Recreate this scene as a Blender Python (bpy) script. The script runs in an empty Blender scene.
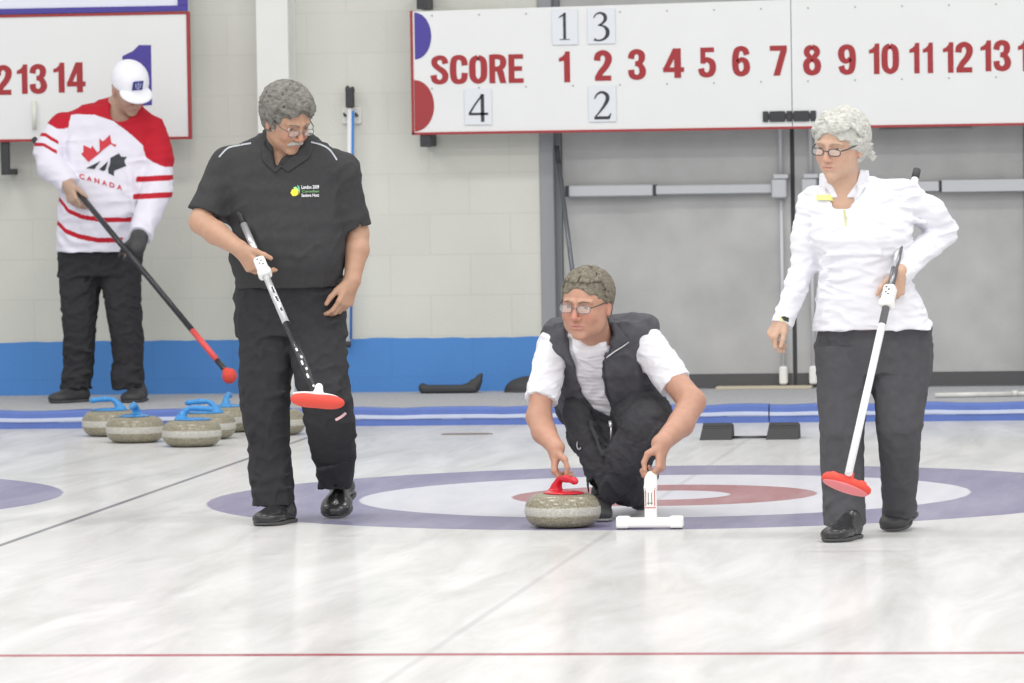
import bpy, math, random
import numpy as np
from mathutils import Vector, Matrix
from mathutils.bvhtree import BVHTree

C = bpy.context.scene.collection
scene = bpy.context.scene
# ------------------------------------------------------------------ camera
CAM = np.array([2.295113, -21.448291, 1.498585])
YAW, PITCH, ROLL, FPX = 0.1344487, -0.0405013, -0.0160993, 5399.13


def cam_basis():
    cy, sy, cp, sp = math.cos(YAW), math.sin(YAW), math.cos(PITCH), math.sin(PITCH)
    f = np.array([-sy*cp, cy*cp, sp]); r = np.array([cy, sy, 0]); u = np.cross(r, f)
    cr, sr = math.cos(ROLL), math.sin(ROLL)
    return cr*r+sr*u, -sr*r+cr*u, f


RV, UV, FV = cam_basis()
cd = bpy.data.cameras.new('camera'); cam = bpy.data.objects.new('camera', cd); C.objects.link(cam)
cd.sensor_width = 36; cd.lens = 36*FPX/1024; cd.clip_end = 200; cd.clip_start = .1
cd.dof.use_dof = True; cd.dof.focus_distance = 20.0; cd.dof.aperture_fstop = 9
cam.matrix_world = Matrix(((RV[0], UV[0], -FV[0], CAM[0]), (RV[1], UV[1], -FV[1], CAM[1]),
                           (RV[2], UV[2], -FV[2], CAM[2]), (0, 0, 0, 1)))
scene.camera = cam
scene.view_settings.view_transform = 'Standard'; scene.view_settings.look = 'None'
scene.view_settings.gamma = 1; scene.view_settings.use_curve_mapping = False
scene.view_settings.exposure = -0.45
# ------------------------------------------------------------------ world and hall lamps
w = bpy.data.worlds.new('hall_ambient'); scene.world = w; w.use_nodes = True
bg = w.node_tree.nodes['Background']; bg.inputs[0].default_value = (1, 1, 1, 1); bg.inputs[1].default_value = 1.0


def area(name, loc, sx, sy, power, rot=(0, 0, 0), col=(1, 1, 1)):
    l = bpy.data.lights.new(name, 'AREA'); l.shape = 'RECTANGLE'; l.size = sx; l.size_y = sy
    l.energy = power; l.color = col
    o = bpy.data.objects.new(name, l); C.objects.link(o); o.location = loc; o.rotation_euler = rot
    return o


for ly, pw in ((-19, 150), (-13, 170), (-7.5, 170), (-2.5, 130), (2.2, 90)):
    for lx in (-6.5, -2.2, 2.2, 6.5):
        area('hall_lamp', (lx, ly, 6.4), 1.6, .7, pw, col=(1, .985, .95))


# ------------------------------------------------------------------ pixel helpers
def ray(px, py):
    return FV*FPX+RV*(px-512)-UV*(py-341.5)


def at(px, py, Y):
    d = ray(px, py); return CAM+d*(Y-CAM[1])/d[1]


def onz(px, py, z=0.):
    d = ray(px, py); return CAM+d*(z-CAM[2])/d[2]


def pr(P):
    d = np.asarray(P)-CAM; z = d@FV
    return 512+FPX*(d@RV)/z, 341.5-FPX*(d@UV)/z


def mpp(Y):          # metres per pixel at depth Y
    return (Y-CAM[1])/FPX/1.0


# ------------------------------------------------------------------ materials
MATS = {}


def mat(name, col, rough=.6, metal=0., spec=.5, bump=0., bscale=200., vary=0., vscale=8., attr=False, sheen=0.,
        coat=0.):
    if name in MATS: return MATS[name]
    m = bpy.data.materials.new(name); m.use_nodes = True; nt = m.node_tree; b = nt.nodes['Principled BSDF']
    b.inputs['Roughness'].default_value = rough; b.inputs['Metallic'].default_value = metal
    b.inputs['Specular IOR Level'].default_value = spec
    b.inputs['Sheen Weight'].default_value = sheen; b.inputs['Coat Weight'].default_value = coat
    b.inputs['Base Color'].default_value = (*col, 1)
    tc = nt.nodes.new('ShaderNodeTexCoord')
    src = None
    if attr:
        a = nt.nodes.new('ShaderNodeAttribute'); a.attribute_name = 'Col'; src = a.outputs['Color']
    if vary > 0:
        n = nt.nodes.new('ShaderNodeTexNoise'); n.inputs['Scale'].default_value = vscale
        n.inputs['Detail'].default_value = 6
        nt.links.new(tc.outputs['Object'], n.inputs['Vector'])
        r = nt.nodes.new('ShaderNodeMapRange'); r.inputs[1].default_value = .3; r.inputs[2].default_value = .7
        r.inputs[3].default_value = 1-vary; r.inputs[4].default_value = 1+vary
        nt.links.new(n.outputs['Fac'], r.inputs[0])
        mx = nt.nodes.new('ShaderNodeVectorMath'); mx.operation = 'SCALE'
        if src is not None: nt.links.new(src, mx.inputs[0])
        else: mx.inputs[0].default_value = col
        nt.links.new(r.outputs[0], mx.inputs['Scale']); src = mx.outputs[0]
    if src is not None: nt.links.new(src, b.inputs['Base Color'])
    if bump > 0:
        n = nt.nodes.new('ShaderNodeTexNoise'); n.inputs['Scale'].default_value = bscale
        n.inputs['Detail'].default_value = 3
        nt.links.new(tc.outputs['Object'], n.inputs['Vector'])
        bp = nt.nodes.new('ShaderNodeBump'); bp.inputs['Strength'].default_value = bump
        bp.inputs['Distance'].default_value = .01
        nt.links.new(n.outputs['Fac'], bp.inputs['Height']); nt.links.new(bp.outputs[0], b.inputs['Normal'])
    MATS[name] = m
    return m


def lin(r, g, b):
    f = lambda c: (c/255/12.92) if c/255 <= .04045 else ((c/255+.055)/1.055)**2.4
    return (f(r), f(g), f(b))


# ------------------------------------------------------------------ object helpers
def tag(o, label=None, cat=None, group=None, kind=None):
    if label: o['label'] = label
    if cat: o['category'] = cat
    if group: o['group'] = group
    if kind: o['kind'] = kind
    return o


def link_mesh(name, V, Fc, m, parent=None, smooth=False, loc=None):
    me = bpy.data.meshes.new(name)
    me.from_pydata([tuple(v) for v in V], [], [tuple(f) for f in Fc])
    me.update()
    if smooth: me.shade_smooth()
    for mm in (m if isinstance(m, (list, tuple)) else [m]): me.materials.append(mm)
    o = bpy.data.objects.new(name, me); C.objects.link(o)
    if parent is not None: o.parent = parent
    if loc is not None: o.location = loc
    return o


def empty(name, loc=(0, 0, 0)):
    o = bpy.data.objects.new(name, None); C.objects.link(o); o.location = loc; o.empty_display_size = .1
    return o


def norm(v):
    v = np.asarray(v, float); return v/max(1e-12, np.linalg.norm(v))


class MB:
    """collects boxes, tubes, lathes and prisms into one mesh"""
    def __init__(s): s.V = []; s.F = []; s.sm = []

    def add(s, V, Fc, smooth=False):
        o = len(s.V); s.V += [tuple(map(float, v)) for v in V]
        for f in Fc: s.F.append(tuple(i+o for i in f)); s.sm.append(smooth)
        return s

    def box(s, lo, hi, bev=0., R=None, c=None):
        lo = np.array(lo, float); hi = np.array(hi, float)
        b = min(bev, *( (hi-lo)/2.01))
        if b <= 0:
            V = [(x, y, z) for x in (lo[0], hi[0]) for y in (lo[1], hi[1]) for z in (lo[2], hi[2])]
            Fc = [(0, 1, 3, 2), (4, 6, 7, 5), (0, 4, 5, 1), (2, 3, 7, 6), (0, 2, 6, 4), (1, 5, 7, 3)]
        else:
            V = []; idx = {}
            for i, x in enumerate((lo[0], hi[0])):
                for j, y in enumerate((lo[1], hi[1])):
                    for k, z in enumerate((lo[2], hi[2])):
                        sx, sy, sz = (b if i == 0 else -b), (b if j == 0 else -b), (b if k == 0 else -b)
                        for a, v in enumerate(((x, y+sy, z+sz), (x+sx, y, z+sz), (x+sx, y+sy, z))):
                            idx[i, j, k, a] = len(V); V.append(v)
            I = idx; Fc = []
            for i in (0, 1):
                q = [I[i, 0, 0, 0], I[i, 0, 1, 0], I[i, 1, 1, 0], I[i, 1, 0, 0]]; Fc.append(q if i else q[::-1])
                q = [I[0, i, 0, 1], I[0, i, 1, 1], I[1, i, 1, 1], I[1, i, 0, 1]]; Fc.append(q[::-1] if i else q)
                q = [I[0, 0, i, 2], I[0, 1, i, 2], I[1, 1, i, 2], I[1, 0, i, 2]]; Fc.append(q[::-1] if i else q)
            for i in (0, 1):
                for j in (0, 1):
                    q = [I[i, j, 0, 0], I[i, j, 1, 0], I[i, j, 1, 1], I[i, j, 0, 1]]; Fc.append(q if (i ^ j) else q[::-1])
                    q = [I[i, 0, j, 0], I[i, 1, j, 0], I[i, 1, j, 2], I[i, 0, j, 2]]; Fc.append(q[::-1] if (i ^ j) else q)
                    q = [I[0, i, j, 1], I[1, i, j, 1], I[1, i, j, 2], I[0, i, j, 2]]; Fc.append(q if (i ^ j) else q[::-1])
            for i in (0, 1):
                for j in (0, 1):
                    for k in (0, 1):
                        q = [I[i, j, k, 0], I[i, j, k, 1], I[i, j, k, 2]]
                        Fc.append(q if (i+j+k) % 2 else q[::-1])
        V = np.array(V, float)
        if R is not None:
            cc = (lo+hi)/2 if c is None else np.array(c); V = (V-cc)@np.array(R).T+cc
        return s.add(V, Fc)

    def tube(s, P, r, n=12, caps=True, flat=1.):
        P = [np.array(p, float) for p in P]; m = len(P)
        rr = r if isinstance(r, (list, tuple)) else [r]*m
        T = [norm(P[min(i+1, m-1)]-P[max(i-1, 0)]) for i in range(m)]
        a = np.array([0, 0, 1.]) if abs(T[0][2]) < .9 else np.array([1., 0, 0])
        U = norm(np.cross(T[0], a)); V = []; Fc = []
        for i in range(m):
            U = norm(U-T[i]*(U@T[i])); W = np.cross(T[i], U)
            for k in range(n):
                t = 2*math.pi*k/n
                V.append(P[i]+rr[i]*(math.cos(t)*U+math.sin(t)*W*flat))
        for i in range(m-1):
            for k in range(n):
                k2 = (k+1) % n
                Fc.append((i*n+k, i*n+k2, (i+1)*n+k2, (i+1)*n+k))
        s.add(V, Fc, True)
        if caps:
            o = len(s.V)-len(V)
            s.F.append(tuple(o+k for k in range(n))[::-1]); s.sm.append(False)
            s.F.append(tuple(o+(m-1)*n+k for k in range(n))); s.sm.append(False)
        return s

    def lathe(s, prof, n=48, c=(0, 0, 0), sx=1., sy=1.):
        V = []; Fc = []; m = len(prof)
        for (r, z) in prof:
            for k in range(n):
                t = 2*math.pi*k/n; V.append((c[0]+r*math.cos(t)*sx, c[1]+r*math.sin(t)*sy, c[2]+z))
        for i in range(m-1):
            for k in range(n):
                k2 = (k+1) % n; Fc.append((i*n+k, i*n+k2, (i+1)*n+k2, (i+1)*n+k))
        return s.add(V, Fc, True)

    def prism(s, poly, y0, y1):     # polygon in x-z, extruded along y (y0 nearer the camera)
        n = len(poly); V = [(x, y0, z) for x, z in poly]+[(x, y1, z) for x, z in poly]
        a = sum(poly[i][0]*poly[(i+1) % n][1]-poly[(i+1) % n][0]*poly[i][1] for i in range(n))
        f = tuple(range(n)); Fc = []
        if a > 0:
            Fc += [f, tuple(i+n for i in f)[::-1]]
            Fc += [(i, i+n, (i+1) % n+n, (i+1) % n) for i in range(n)]
        else:
            Fc += [f[::-1], tuple(i+n for i in f)]
            Fc += [(i, (i+1) % n, (i+1) % n+n, i+n) for i in range(n)]
        return s.add(V, Fc)

    def build(s, name, m, parent=None, loc=None):
        o = link_mesh(name, s.V, s.F, m, parent, False, loc)
        o.data.polygons.foreach_set('use_smooth', s.sm); o.data.update()
        return o


def catmull(P, n=8):
    P = [np.array(p, float) for p in P]; Q = [P[0]]+P+[P[-1]]; out = []
    for i in range(1, len(Q)-2):
        for k in range(n):
            t = k/n; a, b, c, d = Q[i-1:i+3]
            out.append(.5*((2*b)+(-a+c)*t+(2*a-5*b+4*c-d)*t*t+(-a+3*b-3*c+d)*t**3))
    out.append(P[-1]); return out


def ribbon(P, wd=None, n=8):      # variable-width stroke -> list of quads in 2D (points (x,z,width))
    Q = catmull([p for p in P], n); L = []; Rr = []
    for i, q in enumerate(Q):
        t = norm(Q[min(i+1, len(Q)-1)][:2]-Q[max(i-1, 0)][:2]); nn = np.array([-t[1], t[0]])
        L.append(q[:2]+nn*q[2]/2); Rr.append(q[:2]-nn*q[2]/2)
    return L, Rr


def add_stroke(mb, P, y0, y1, sx=1., sz=1., ox=0., oz=0., n=8):
    L, Rr = ribbon(P, n=n); N = len(L); V = []; Fc = []
    for y in (y0, y1):
        for a in L: V.append((ox+a[0]*sx, y, oz+a[1]*sz))
        for a in Rr: V.append((ox+a[0]*sx, y, oz+a[1]*sz))
    for i in range(N-1):
        Fc.append((i, N+i, N+i+1, i+1)); Fc.append((2*N+i, 2*N+i+1, 3*N+i+1, 3*N+i))
        Fc.append((i, i+1, 2*N+i+1, 2*N+i)); Fc.append((N+i, 3*N+i, 3*N+i+1, N+i+1))
    Fc.append((0, 2*N, 3*N, N)); Fc.append((N-1, 2*N-1, 4*N-1, 3*N-1))
    mb.add(V, Fc)


def text_geo(txt, size=1., bold=.0, sx=1., space=1.):
    c = bpy.data.curves.new('t', 'FONT'); c.body = txt; c.size = size; c.offset = bold; c.space_character = space
    c.resolution_u = 4
    o = bpy.data.objects.new('t', c); C.objects.link(o)
    dg = bpy.context.evaluated_depsgraph_get(); me = bpy.data.meshes.new_from_object(o.evaluated_get(dg))
    V = np.array([v.co[:] for v in me.vertices]); Fc = [tuple(p.vertices) for p in me.polygons]
    bpy.data.objects.remove(o); bpy.data.curves.remove(c); bpy.data.meshes.remove(me)
    V = V.reshape(-1, 3); V[:, 0] *= sx
    return V, Fc


# ================================================================== SETTING
WY = 6.85          # back wall plane
IY = 5.08          # end of the ice
WZ = .08           # walkway height
SHEET = 4.33       # sheet spacing


def ice_material():
    m = bpy.data.materials.new('pebbled_ice'); m.use_nodes = True; nt = m.node_tree; nt.nodes.clear()
    N = nt.nodes.new; L = nt.links.new

    def math_(op, a, b=None, c=None):
        n = N('ShaderNodeMath'); n.operation = op
        for i, v in enumerate((a, b, c)):
            if v is None: continue
            if isinstance(v, (int, float)): n.inputs[i].default_value = v
            else: L(v, n.inputs[i])
        return n.outputs[0]
    tc = N('ShaderNodeTexCoord'); sp = N('ShaderNodeSeparateXYZ'); L(tc.outputs['Object'], sp.inputs[0])
    X, Y = sp.outputs[0], sp.outputs[1]
    xw = math_('WRAP', X, SHEET/2, -SHEET/2)
    nw = N('ShaderNodeTexNoise'); nw.inputs['Scale'].default_value = 9; nw.inputs['Detail'].default_value = 3
    L(tc.outputs['Object'], nw.inputs['Vector'])
    wob = math_('MULTIPLY', math_('SUBTRACT', nw.outputs['Fac'], .5), .012)
    d = math_('ADD', math_('SQRT', math_('ADD', math_('MULTIPLY', xw, xw), math_('MULTIPLY', Y, Y))), wob)

    def inside(r, e=.006):
        n = N('ShaderNodeMapRange'); n.inputs[1].default_value = r-e; n.inputs[2].default_value = r+e
        n.inputs[3].default_value = 1; n.inputs[4].default_value = 0; L(d, n.inputs[0]); return n.outputs[0]

    def mix(f, a, b):
        n = N('ShaderNodeMix'); n.data_type = 'RGBA'
        if isinstance(f, (int, float)): n.inputs[0].default_value = f
        else: L(f, n.inputs[0])
        for i, v in ((6, a), (7, b)):
            if isinstance(v, tuple): n.inputs[i].default_value = (*v, 1)
            else: L(v, n.inputs[i])
        return n.outputs[2]
    # white of the ice with long streaks left by the pebbling and sweeping
    mp = N('ShaderNodeMapping'); mp.inputs['Scale'].default_value = (1.25, .22, 1); mp.inputs['Rotation'].default_value = (0, 0, -.04)
    L(tc.outputs['Object'], mp.inputs['Vector'])
    n1 = N('ShaderNodeTexNoise'); n1.inputs['Scale'].default_value = 3.2; n1.inputs['Detail'].default_value = 8
    n1.inputs['Roughness'].default_value = .62; n1.inputs['Distortion'].default_value = .6
    L(mp.outputs[0], n1.inputs['Vector'])
    r1 = N('ShaderNodeMapRange'); r1.inputs[1].default_value = .36; r1.inputs[2].default_value = .66
    L(n1.outputs['Fac'], r1.inputs[0])
    white = mix(r1.outputs[0], ICE_A, ICE_B)
    bluew = mix(r1.outputs[0], (.55, .55, .61), (.62, .62, .67))
    col = mix(inside(1.83), white, RING_BLUE)
    col = mix(inside(1.22), col, bluew)
    col = mix(inside(.61), col, RING_RED)
    col = mix(inside(.26), col, bluew)
    # lines: centre line, divider, hog line

    def line(v, c, h, e=.004):
        a = math_('ABSOLUTE', math_('SUBTRACT', v, c))
        n = N('ShaderNodeMapRange'); n.inputs[1].default_value = h-e; n.inputs[2].default_value = h+e
        n.inputs[3].default_value = 1; n.inputs[4].default_value = 0; L(a, n.inputs[0]); return n.outputs[0]
    near = math_('LESS_THAN', Y, 3.66)
    col = mix(math_('MULTIPLY', math_('MULTIPLY', line(xw, 0., .012), near), .22), col, (.2, .2, .22))
    xd = math_('WRAP', math_('SUBTRACT', X, SHEET/2), SHEET/2, -SHEET/2)
    col = mix(math_('MULTIPLY', line(xd, 0., .014), .8), col, (.13, .13, .15))
    col = mix(math_('MULTIPLY', line(Y, -6.4, .034, .008), .92), col, (.30, .04, .06))
    # frosting scuffed over the paint
    n2 = N('ShaderNodeTexNoise'); n2.inputs['Scale'].default_value = 2.; n2.inputs['Detail'].default_value = 9
    n2.inputs['Roughness'].default_value = .7; L(mp.outputs[0], n2.inputs['Vector'])
    r2 = N('ShaderNodeMapRange'); r2.inputs[1].default_value = .42; r2.inputs[2].default_value = .75
    r2.inputs[4].default_value = .16; L(n2.outputs['Fac'], r2.inputs[0])
    col = mix(r2.outputs[0], col, (.9, .9, .92))
    df = N('ShaderNodeBsdfDiffuse'); L(col, df.inputs[0])
    gl = N('ShaderNodeBsdfGlossy'); gl.inputs['Color'].default_value = (.95, .96, .97, 1)
    gl.inputs['Roughness'].default_value = .15
    n3 = N('ShaderNodeTexNoise'); n3.inputs['Scale'].default_value = 22; n3.inputs['Detail'].default_value = 4
    L(tc.outputs['Object'], n3.inputs['Vector'])
    bp = N('ShaderNodeBump'); bp.inputs['Strength'].default_value = .25; bp.inputs['Distance'].default_value = .004
    L(n3.outputs['Fac'], bp.inputs['Height']); L(bp.outputs[0], gl.inputs['Normal'])
    ms = N('ShaderNodeMixShader'); ms.inputs[0].default_value = .26
    L(df.outputs[0], ms.inputs[1]); L(gl.outputs[0], ms.inputs[2])
    out = N('ShaderNodeOutputMaterial'); L(ms.outputs[0], out.inputs[0])
    return m


ICE_A, ICE_B = (.49, .49, .485), (.645, .64, .64)
RING_BLUE = (.225, .21, .32); RING_RED = (.34, .155, .165)
E0 = MB(); E0.box((-13, -24, -.06), (11, IY, 0))
tag(E0.build('floor', ice_material()), kind='structure')
# the lobby-side walkway behind the bumper
m_walk = mat('speckled_grey_concrete', lin(172, 173, 177), .85, vary=.16, vscale=60, bump=.3, bscale=150)
E0 = MB(); E0.box((-13, IY+.14, -.06), (11, WY+.3, WZ)); tag(E0.build('floor_walkway', m_walk), kind='structure')


def block_wall():
    m = bpy.data.materials.new('painted_block_wall'); m.use_nodes = True; nt = m.node_tree
    N = nt.nodes.new; L = nt.links.new; b = nt.nodes['Principled BSDF']; b.inputs['Roughness'].default_value = .55
    tc = N('ShaderNodeTexCoord'); sp = N('ShaderNodeSeparateXYZ'); L(tc.outputs['Object'], sp.inputs[0])
    cb = N('ShaderNodeCombineXYZ'); L(sp.outputs[0], cb.inputs[0]); L(sp.outputs[2], cb.inputs[1])
    mp = N('ShaderNodeMapping'); mp.inputs['Location'].default_value = (BRX, BRZ, 0); L(cb.outputs[0], mp.inputs['Vector'])
    br = N('ShaderNodeTexBrick'); L(mp.outputs[0], br.inputs['Vector']); br.inputs['Scale'].default_value = 1
    br.inputs['Brick Width'].default_value = .43; br.inputs['Row Height'].default_value = .215
    br.inputs['Mortar Size'].default_value = .006; br.inputs['Mortar Smooth'].default_value = .5
    br.inputs['Color1'].default_value = (1, 1, 1, 1); br.inputs['Color2'].default_value = (.97, .97, .97, 1)
    br.inputs['Mortar'].default_value = (.935, .935, .935, 1)
    no = N('ShaderNodeTexNoise'); no.inputs['Scale'].default_value = 1.4; no.inputs['Detail'].default_value = 5
    L(tc.outputs['Object'], no.inputs['Vector'])
    ed = N('ShaderNodeTexNoise'); ed.inputs['Scale'].default_value = 6; L(tc.outputs['Object'], ed.inputs['Vector'])
    mm = N('ShaderNodeMath'); mm.operation = 'MULTIPLY_ADD'; L(ed.outputs['Fac'], mm.inputs[0])
    mm.inputs[1].default_value = .02; L(sp.outputs[2], mm.inputs[2])
    lt = N('ShaderNodeMath'); lt.operation = 'LESS_THAN'; L(mm.outputs[0], lt.inputs[0]); lt.inputs[1].default_value = BLUEZ
    mx = N('ShaderNodeMix'); mx.data_type = 'RGBA'; L(lt.outputs[0], mx.inputs[0])
    mx.inputs[6].default_value = (*WALLC, 1); mx.inputs[7].default_value = (*BLUEC, 1)
    ml = N('ShaderNodeMix'); ml.data_type = 'RGBA'; ml.blend_type = 'MULTIPLY'; ml.inputs[0].default_value = 1
    L(mx.outputs[2], ml.inputs[6]); L(br.outputs['Color'], ml.inputs[7])
    rr = N('ShaderNodeMapRange'); rr.inputs[1].default_value = .3; rr.inputs[2].default_value = .7
    rr.inputs[3].default_value = .94; rr.inputs[4].default_value = 1.04; L(no.outputs['Fac'], rr.inputs[0])
    sc = N('ShaderNodeVectorMath'); sc.operation = 'SCALE'; L(ml.outputs[2], sc.inputs[0]); L(rr.outputs[0], sc.inputs['Scale'])
    L(sc.outputs[0], b.inputs['Base Color'])
    n2 = N('ShaderNodeTexNoise'); n2.inputs['Scale'].default_value = 90; L(tc.outputs['Object'], n2.inputs['Vector'])
    b2 = N('ShaderNodeBump'); b2.inputs['Strength'].default_value = .25; b2.inputs['Distance'].default_value = .004
    L(n2.outputs['Fac'], b2.inputs['Height'])
    b1 = N('ShaderNodeBump'); b1.inputs['Strength'].default_value = .5; b1.inputs['Distance'].default_value = .004
    L(br.outputs['Color'], b1.inputs['Height']); L(b2.outputs[0], b1.inputs['Normal']); L(b1.outputs[0], b.inputs['Normal'])
    return m


WALLC = (.66, .665, .61); BLUEC = (.075, .26, .64)
_z = at(380, 215, WY)[2]; BRZ = -(_z % .215); BRX = -(at(430, 240, WY)[0] % .43)
BLUEZ = at(420, 338, WY)[2]+.01
m_wall = block_wall()
DX0 = at(541, 250, WY)[0]; DX1 = at(1046, 250, WY)[0]; DTOP = 2.62
E0 = MB(); E0.box((-13, WY, -.06), (DX0, WY+.3, 6)); E0.box((DX1, WY, -.06), (11, WY+.3, 6))
E0.box((DX0, WY, DTOP), (DX1, WY+.3, 6)); tag(E0.build('wall_back', m_wall), kind='structure')
# steel column in front of the wall
m_col = mat('white_painted_steel', lin(222, 224, 220), .45, vary=.02)
px0 = at(256.5, 60, WY-.22)[0]; px1 = at(288.5, 60, WY-.22)[0]
E0 = MB(); E0.box((px0, WY-.22, WZ), (px1, WY-.20, 6), .003); E0.box((px0, WY-.02, WZ), (px1, WY, 6), .003)
E0.box(((px0+px1)/2-.006, WY-.2, WZ), ((px0+px1)/2+.006, WY-.02, 6))
E0.box((px0+.004, WY-.205, WZ), (px1-.004, WY-.015, 6))
tag(E0.build('trim_1', m_col), kind='structure')

# ---- double steel doors
m_door = mat('grey_painted_steel_door', lin(178, 178, 178), .5, vary=.11, vscale=4, bump=.1, bscale=60)
m_frame = mat('grey_door_frame', lin(150, 152, 156), .5)
m_framed = mat('grey_frame_rebate', lin(118, 121, 126), .5)
m_kick = mat('dark_kick_plate', lin(82, 82, 84), .5)
m_seal = mat('black_rubber_seal', lin(58, 59, 62), .6)
m_alu = mat('brushed_aluminium', lin(190, 192, 196), .4, metal=.25)
m_white = mat('white_plastic', lin(238, 238, 236), .4)
DY = WY+.05        # door face
fr = MB(); fw = .075
fr.box((DX0, WY-.015, WZ), (DX0+fw, WY+.06, DTOP), .004); fr.box((DX1-fw, WY-.015, WZ), (DX1, WY+.06, DTOP), .004)
fr.box((DX0+fw, WY-.015, DTOP-fw), (DX1-fw, WY+.06, DTOP))
o = fr.build('door_frame', m_frame); tag(o, kind='structure'); dframe = o
r_ = MB(); r_.box((DX0+fw, WY+.03, WZ), (DX0+fw+.035, WY+.07, DTOP-fw))
r_.box((DX1-fw-.035, WY+.03, WZ), (DX1-fw, WY+.07, DTOP-fw)); r_.build('rebate', m_framed, dframe)
mid = at(793.5, 250, DY)[0]
th = MB(); th.box((at(716, 387, WY-.05)[0], WY-.09, WZ-.002), (at(812, 387, WY-.05)[0], WY+.04, WZ+.014), .004)
tag(th.build('door_sill', mat('worn_beige_threshold', lin(196, 186, 165), .7)), kind='structure')


def door(n, xa, xb, rodx, bar0, split, bar1):
    d = MB(); d.box((xa, DY, WZ+.006), (xb, DY+.05, DTOP-fw), .002)
    o = d.build('door_%d' % n, m_door); tag(o, kind='structure')
    k = MB(); zk = at(650, 374.5, DY)[2]; k.box((xa+.002, DY-.006, WZ+.004), (xb-.002, DY, zk)); k.build('kick_plate', m_kick, o)
    z0, z1 = at(650, 196, DY-.07)[2], at(650, 184.5, DY-.07)[2]
    b = MB(); b.box((bar0, DY-.085, z0), (split, DY-.03, z1), .006); bo = b.build('push_bar', m_alu, o)
    b = MB(); b.box((split+.004, DY-.072, z0+.006), (bar1, DY-.02, z1-.006), .005); b.build('bar_cover', m_alu, bo)
    e = MB(); s = .02 if bar1 > bar0 else -.02
    for a in ((bar0, bar0-s), (split, split+.8*s), (bar1, bar1+s)):
        e.box((min(a), DY-.078, z0+.002), (max(a), DY, z1-.002), .002)
    e.build('end_cap', m_seal, bo)
    c = MB(); c.box((rodx-.045, DY-.1, z0-.02), (rodx+.035, DY, z1+.02), .006)
    c.box((rodx-.035, DY-.105, z1+.02), (rodx+.045, DY, z1+.045), .004); c.build('latch_case', m_alu, o)
    for za, zb in ((z1+.04, DTOP-.2), (at(783, 366, DY)[2], z0-.02)):
        rd = MB(); rd.tube([(rodx, DY-.03, za), (rodx, DY-.03, zb)], .0095, 10); rd.build('rod', mat('pale_rod_metal', lin(205, 206, 210), .4), o)
    zt = at(783, 366, DY)[2]
    bc = MB(); bc.box((rodx-.021, DY-.06, WZ+.02), (rodx+.021, DY, zt), .008); bc.build('bottom_latch', m_white, o)
    return o


d1 = door(1, DX0+fw+.037, mid-.011, at(783, 300, DY)[0], at(569, 190, DY-.07)[0], at(653, 190, DY-.07)[0], at(772, 190, DY-.07)[0])
d2 = door(2, mid+.011, DX1-fw-.037, at(813, 300, DY)[0], at(1036, 185, DY-.07)[0], at(942, 185, DY-.07)[0], at(826, 185, DY-.07)[0])
cl = MB(); cx0, cx1 = at(880, 130, DY)[0], at(972, 130, DY)[0]; cz = at(925, 129, DY)[2]
cl.tube([(cx0, DY-.004, cz), (cx1, DY-.004, cz)], .028, 16, flat=.25); cl.build('louvre_plate', m_door, d2)
se = MB(); se.box((mid-.010, DY+.005, WZ+.006), (mid+.010, DY+.045, DTOP-fw)); o = se.build('door_seal', m_seal); tag(o, kind='structure')

# ---- foam bumper at the end of the ice
m_bblue = mat('blue_vinyl', lin(90, 114, 182), .35, vary=.06, vscale=14, bump=.12, bscale=18)
m_bwhite = mat('white_vinyl', lin(186, 194, 216), .35, vary=.05, vscale=14, bump=.12, bscale=18)
bh = .088; seams = [-7.9, -5.4, -2.9]; seams = [at(769, 412, IY)[0]+k*2.45 for k in range(-4, 4)]
for i in range(len(seams)-1):
    xa, xb = seams[i]+.003, seams[i+1]-.003
    prof = [(IY, 0), (IY, .031), (IY-.004, .034), (IY-.006, .038), (IY-.004, .051), (IY, .054), (IY+.002, .078), (IY+.012, bh), (IY+.12, bh), (IY+.12, 0)]
    nseg = 24; V = []; Fc = []
    rnd = random.Random(i)
    for k in range(nseg+1):
        x = xa+(xb-xa)*k/nseg; wv = .003*math.sin(k*1.3+i)+.002*rnd.uniform(-1, 1)
        for (y, z) in prof: V.append((x, y, z+(wv*(z/bh) if z > 0 else 0)))
    m = len(prof)
    mb = MB()
    for k in range(nseg):
        for j in range(m): Fc.append((k*m+j, (k+1)*m+j, (k+1)*m+(j+1) % m, k*m+(j+1) % m))
    Fc += [tuple(range(m)), tuple(nseg*m+j for j in range(m))[::-1]]
    mb.add(V, Fc); o = mb.build('foam_bumper', m_bblue)
    n_ = [p for p in o.data.polygons]
    o.data.materials.append(m_bwhite)
    for p in n_:
        zc = p.center[2]
        if .033 < zc < .055 and p.center[1] < IY+.02 and len(p.vertices) == 4: p.material_index = 1
    L_ = ['blue and white foam bumper piece beyond the left side of the frame',
          'blue and white foam bumper piece at the left frame edge, below the jersey man',
          'blue and white foam bumper segment at the left behind the blue-handled stones',
          'blue and white foam bumper segment in the middle behind the crouching man',
          'blue and white foam bumper segment at the right behind the woman in white',
          'blue and white foam bumper piece beyond the right frame edge',
          'blue and white foam bumper piece farthest to the right']
    tag(o, L_[i], 'bumper', 'foam bumpers along the end of the ice')

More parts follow.
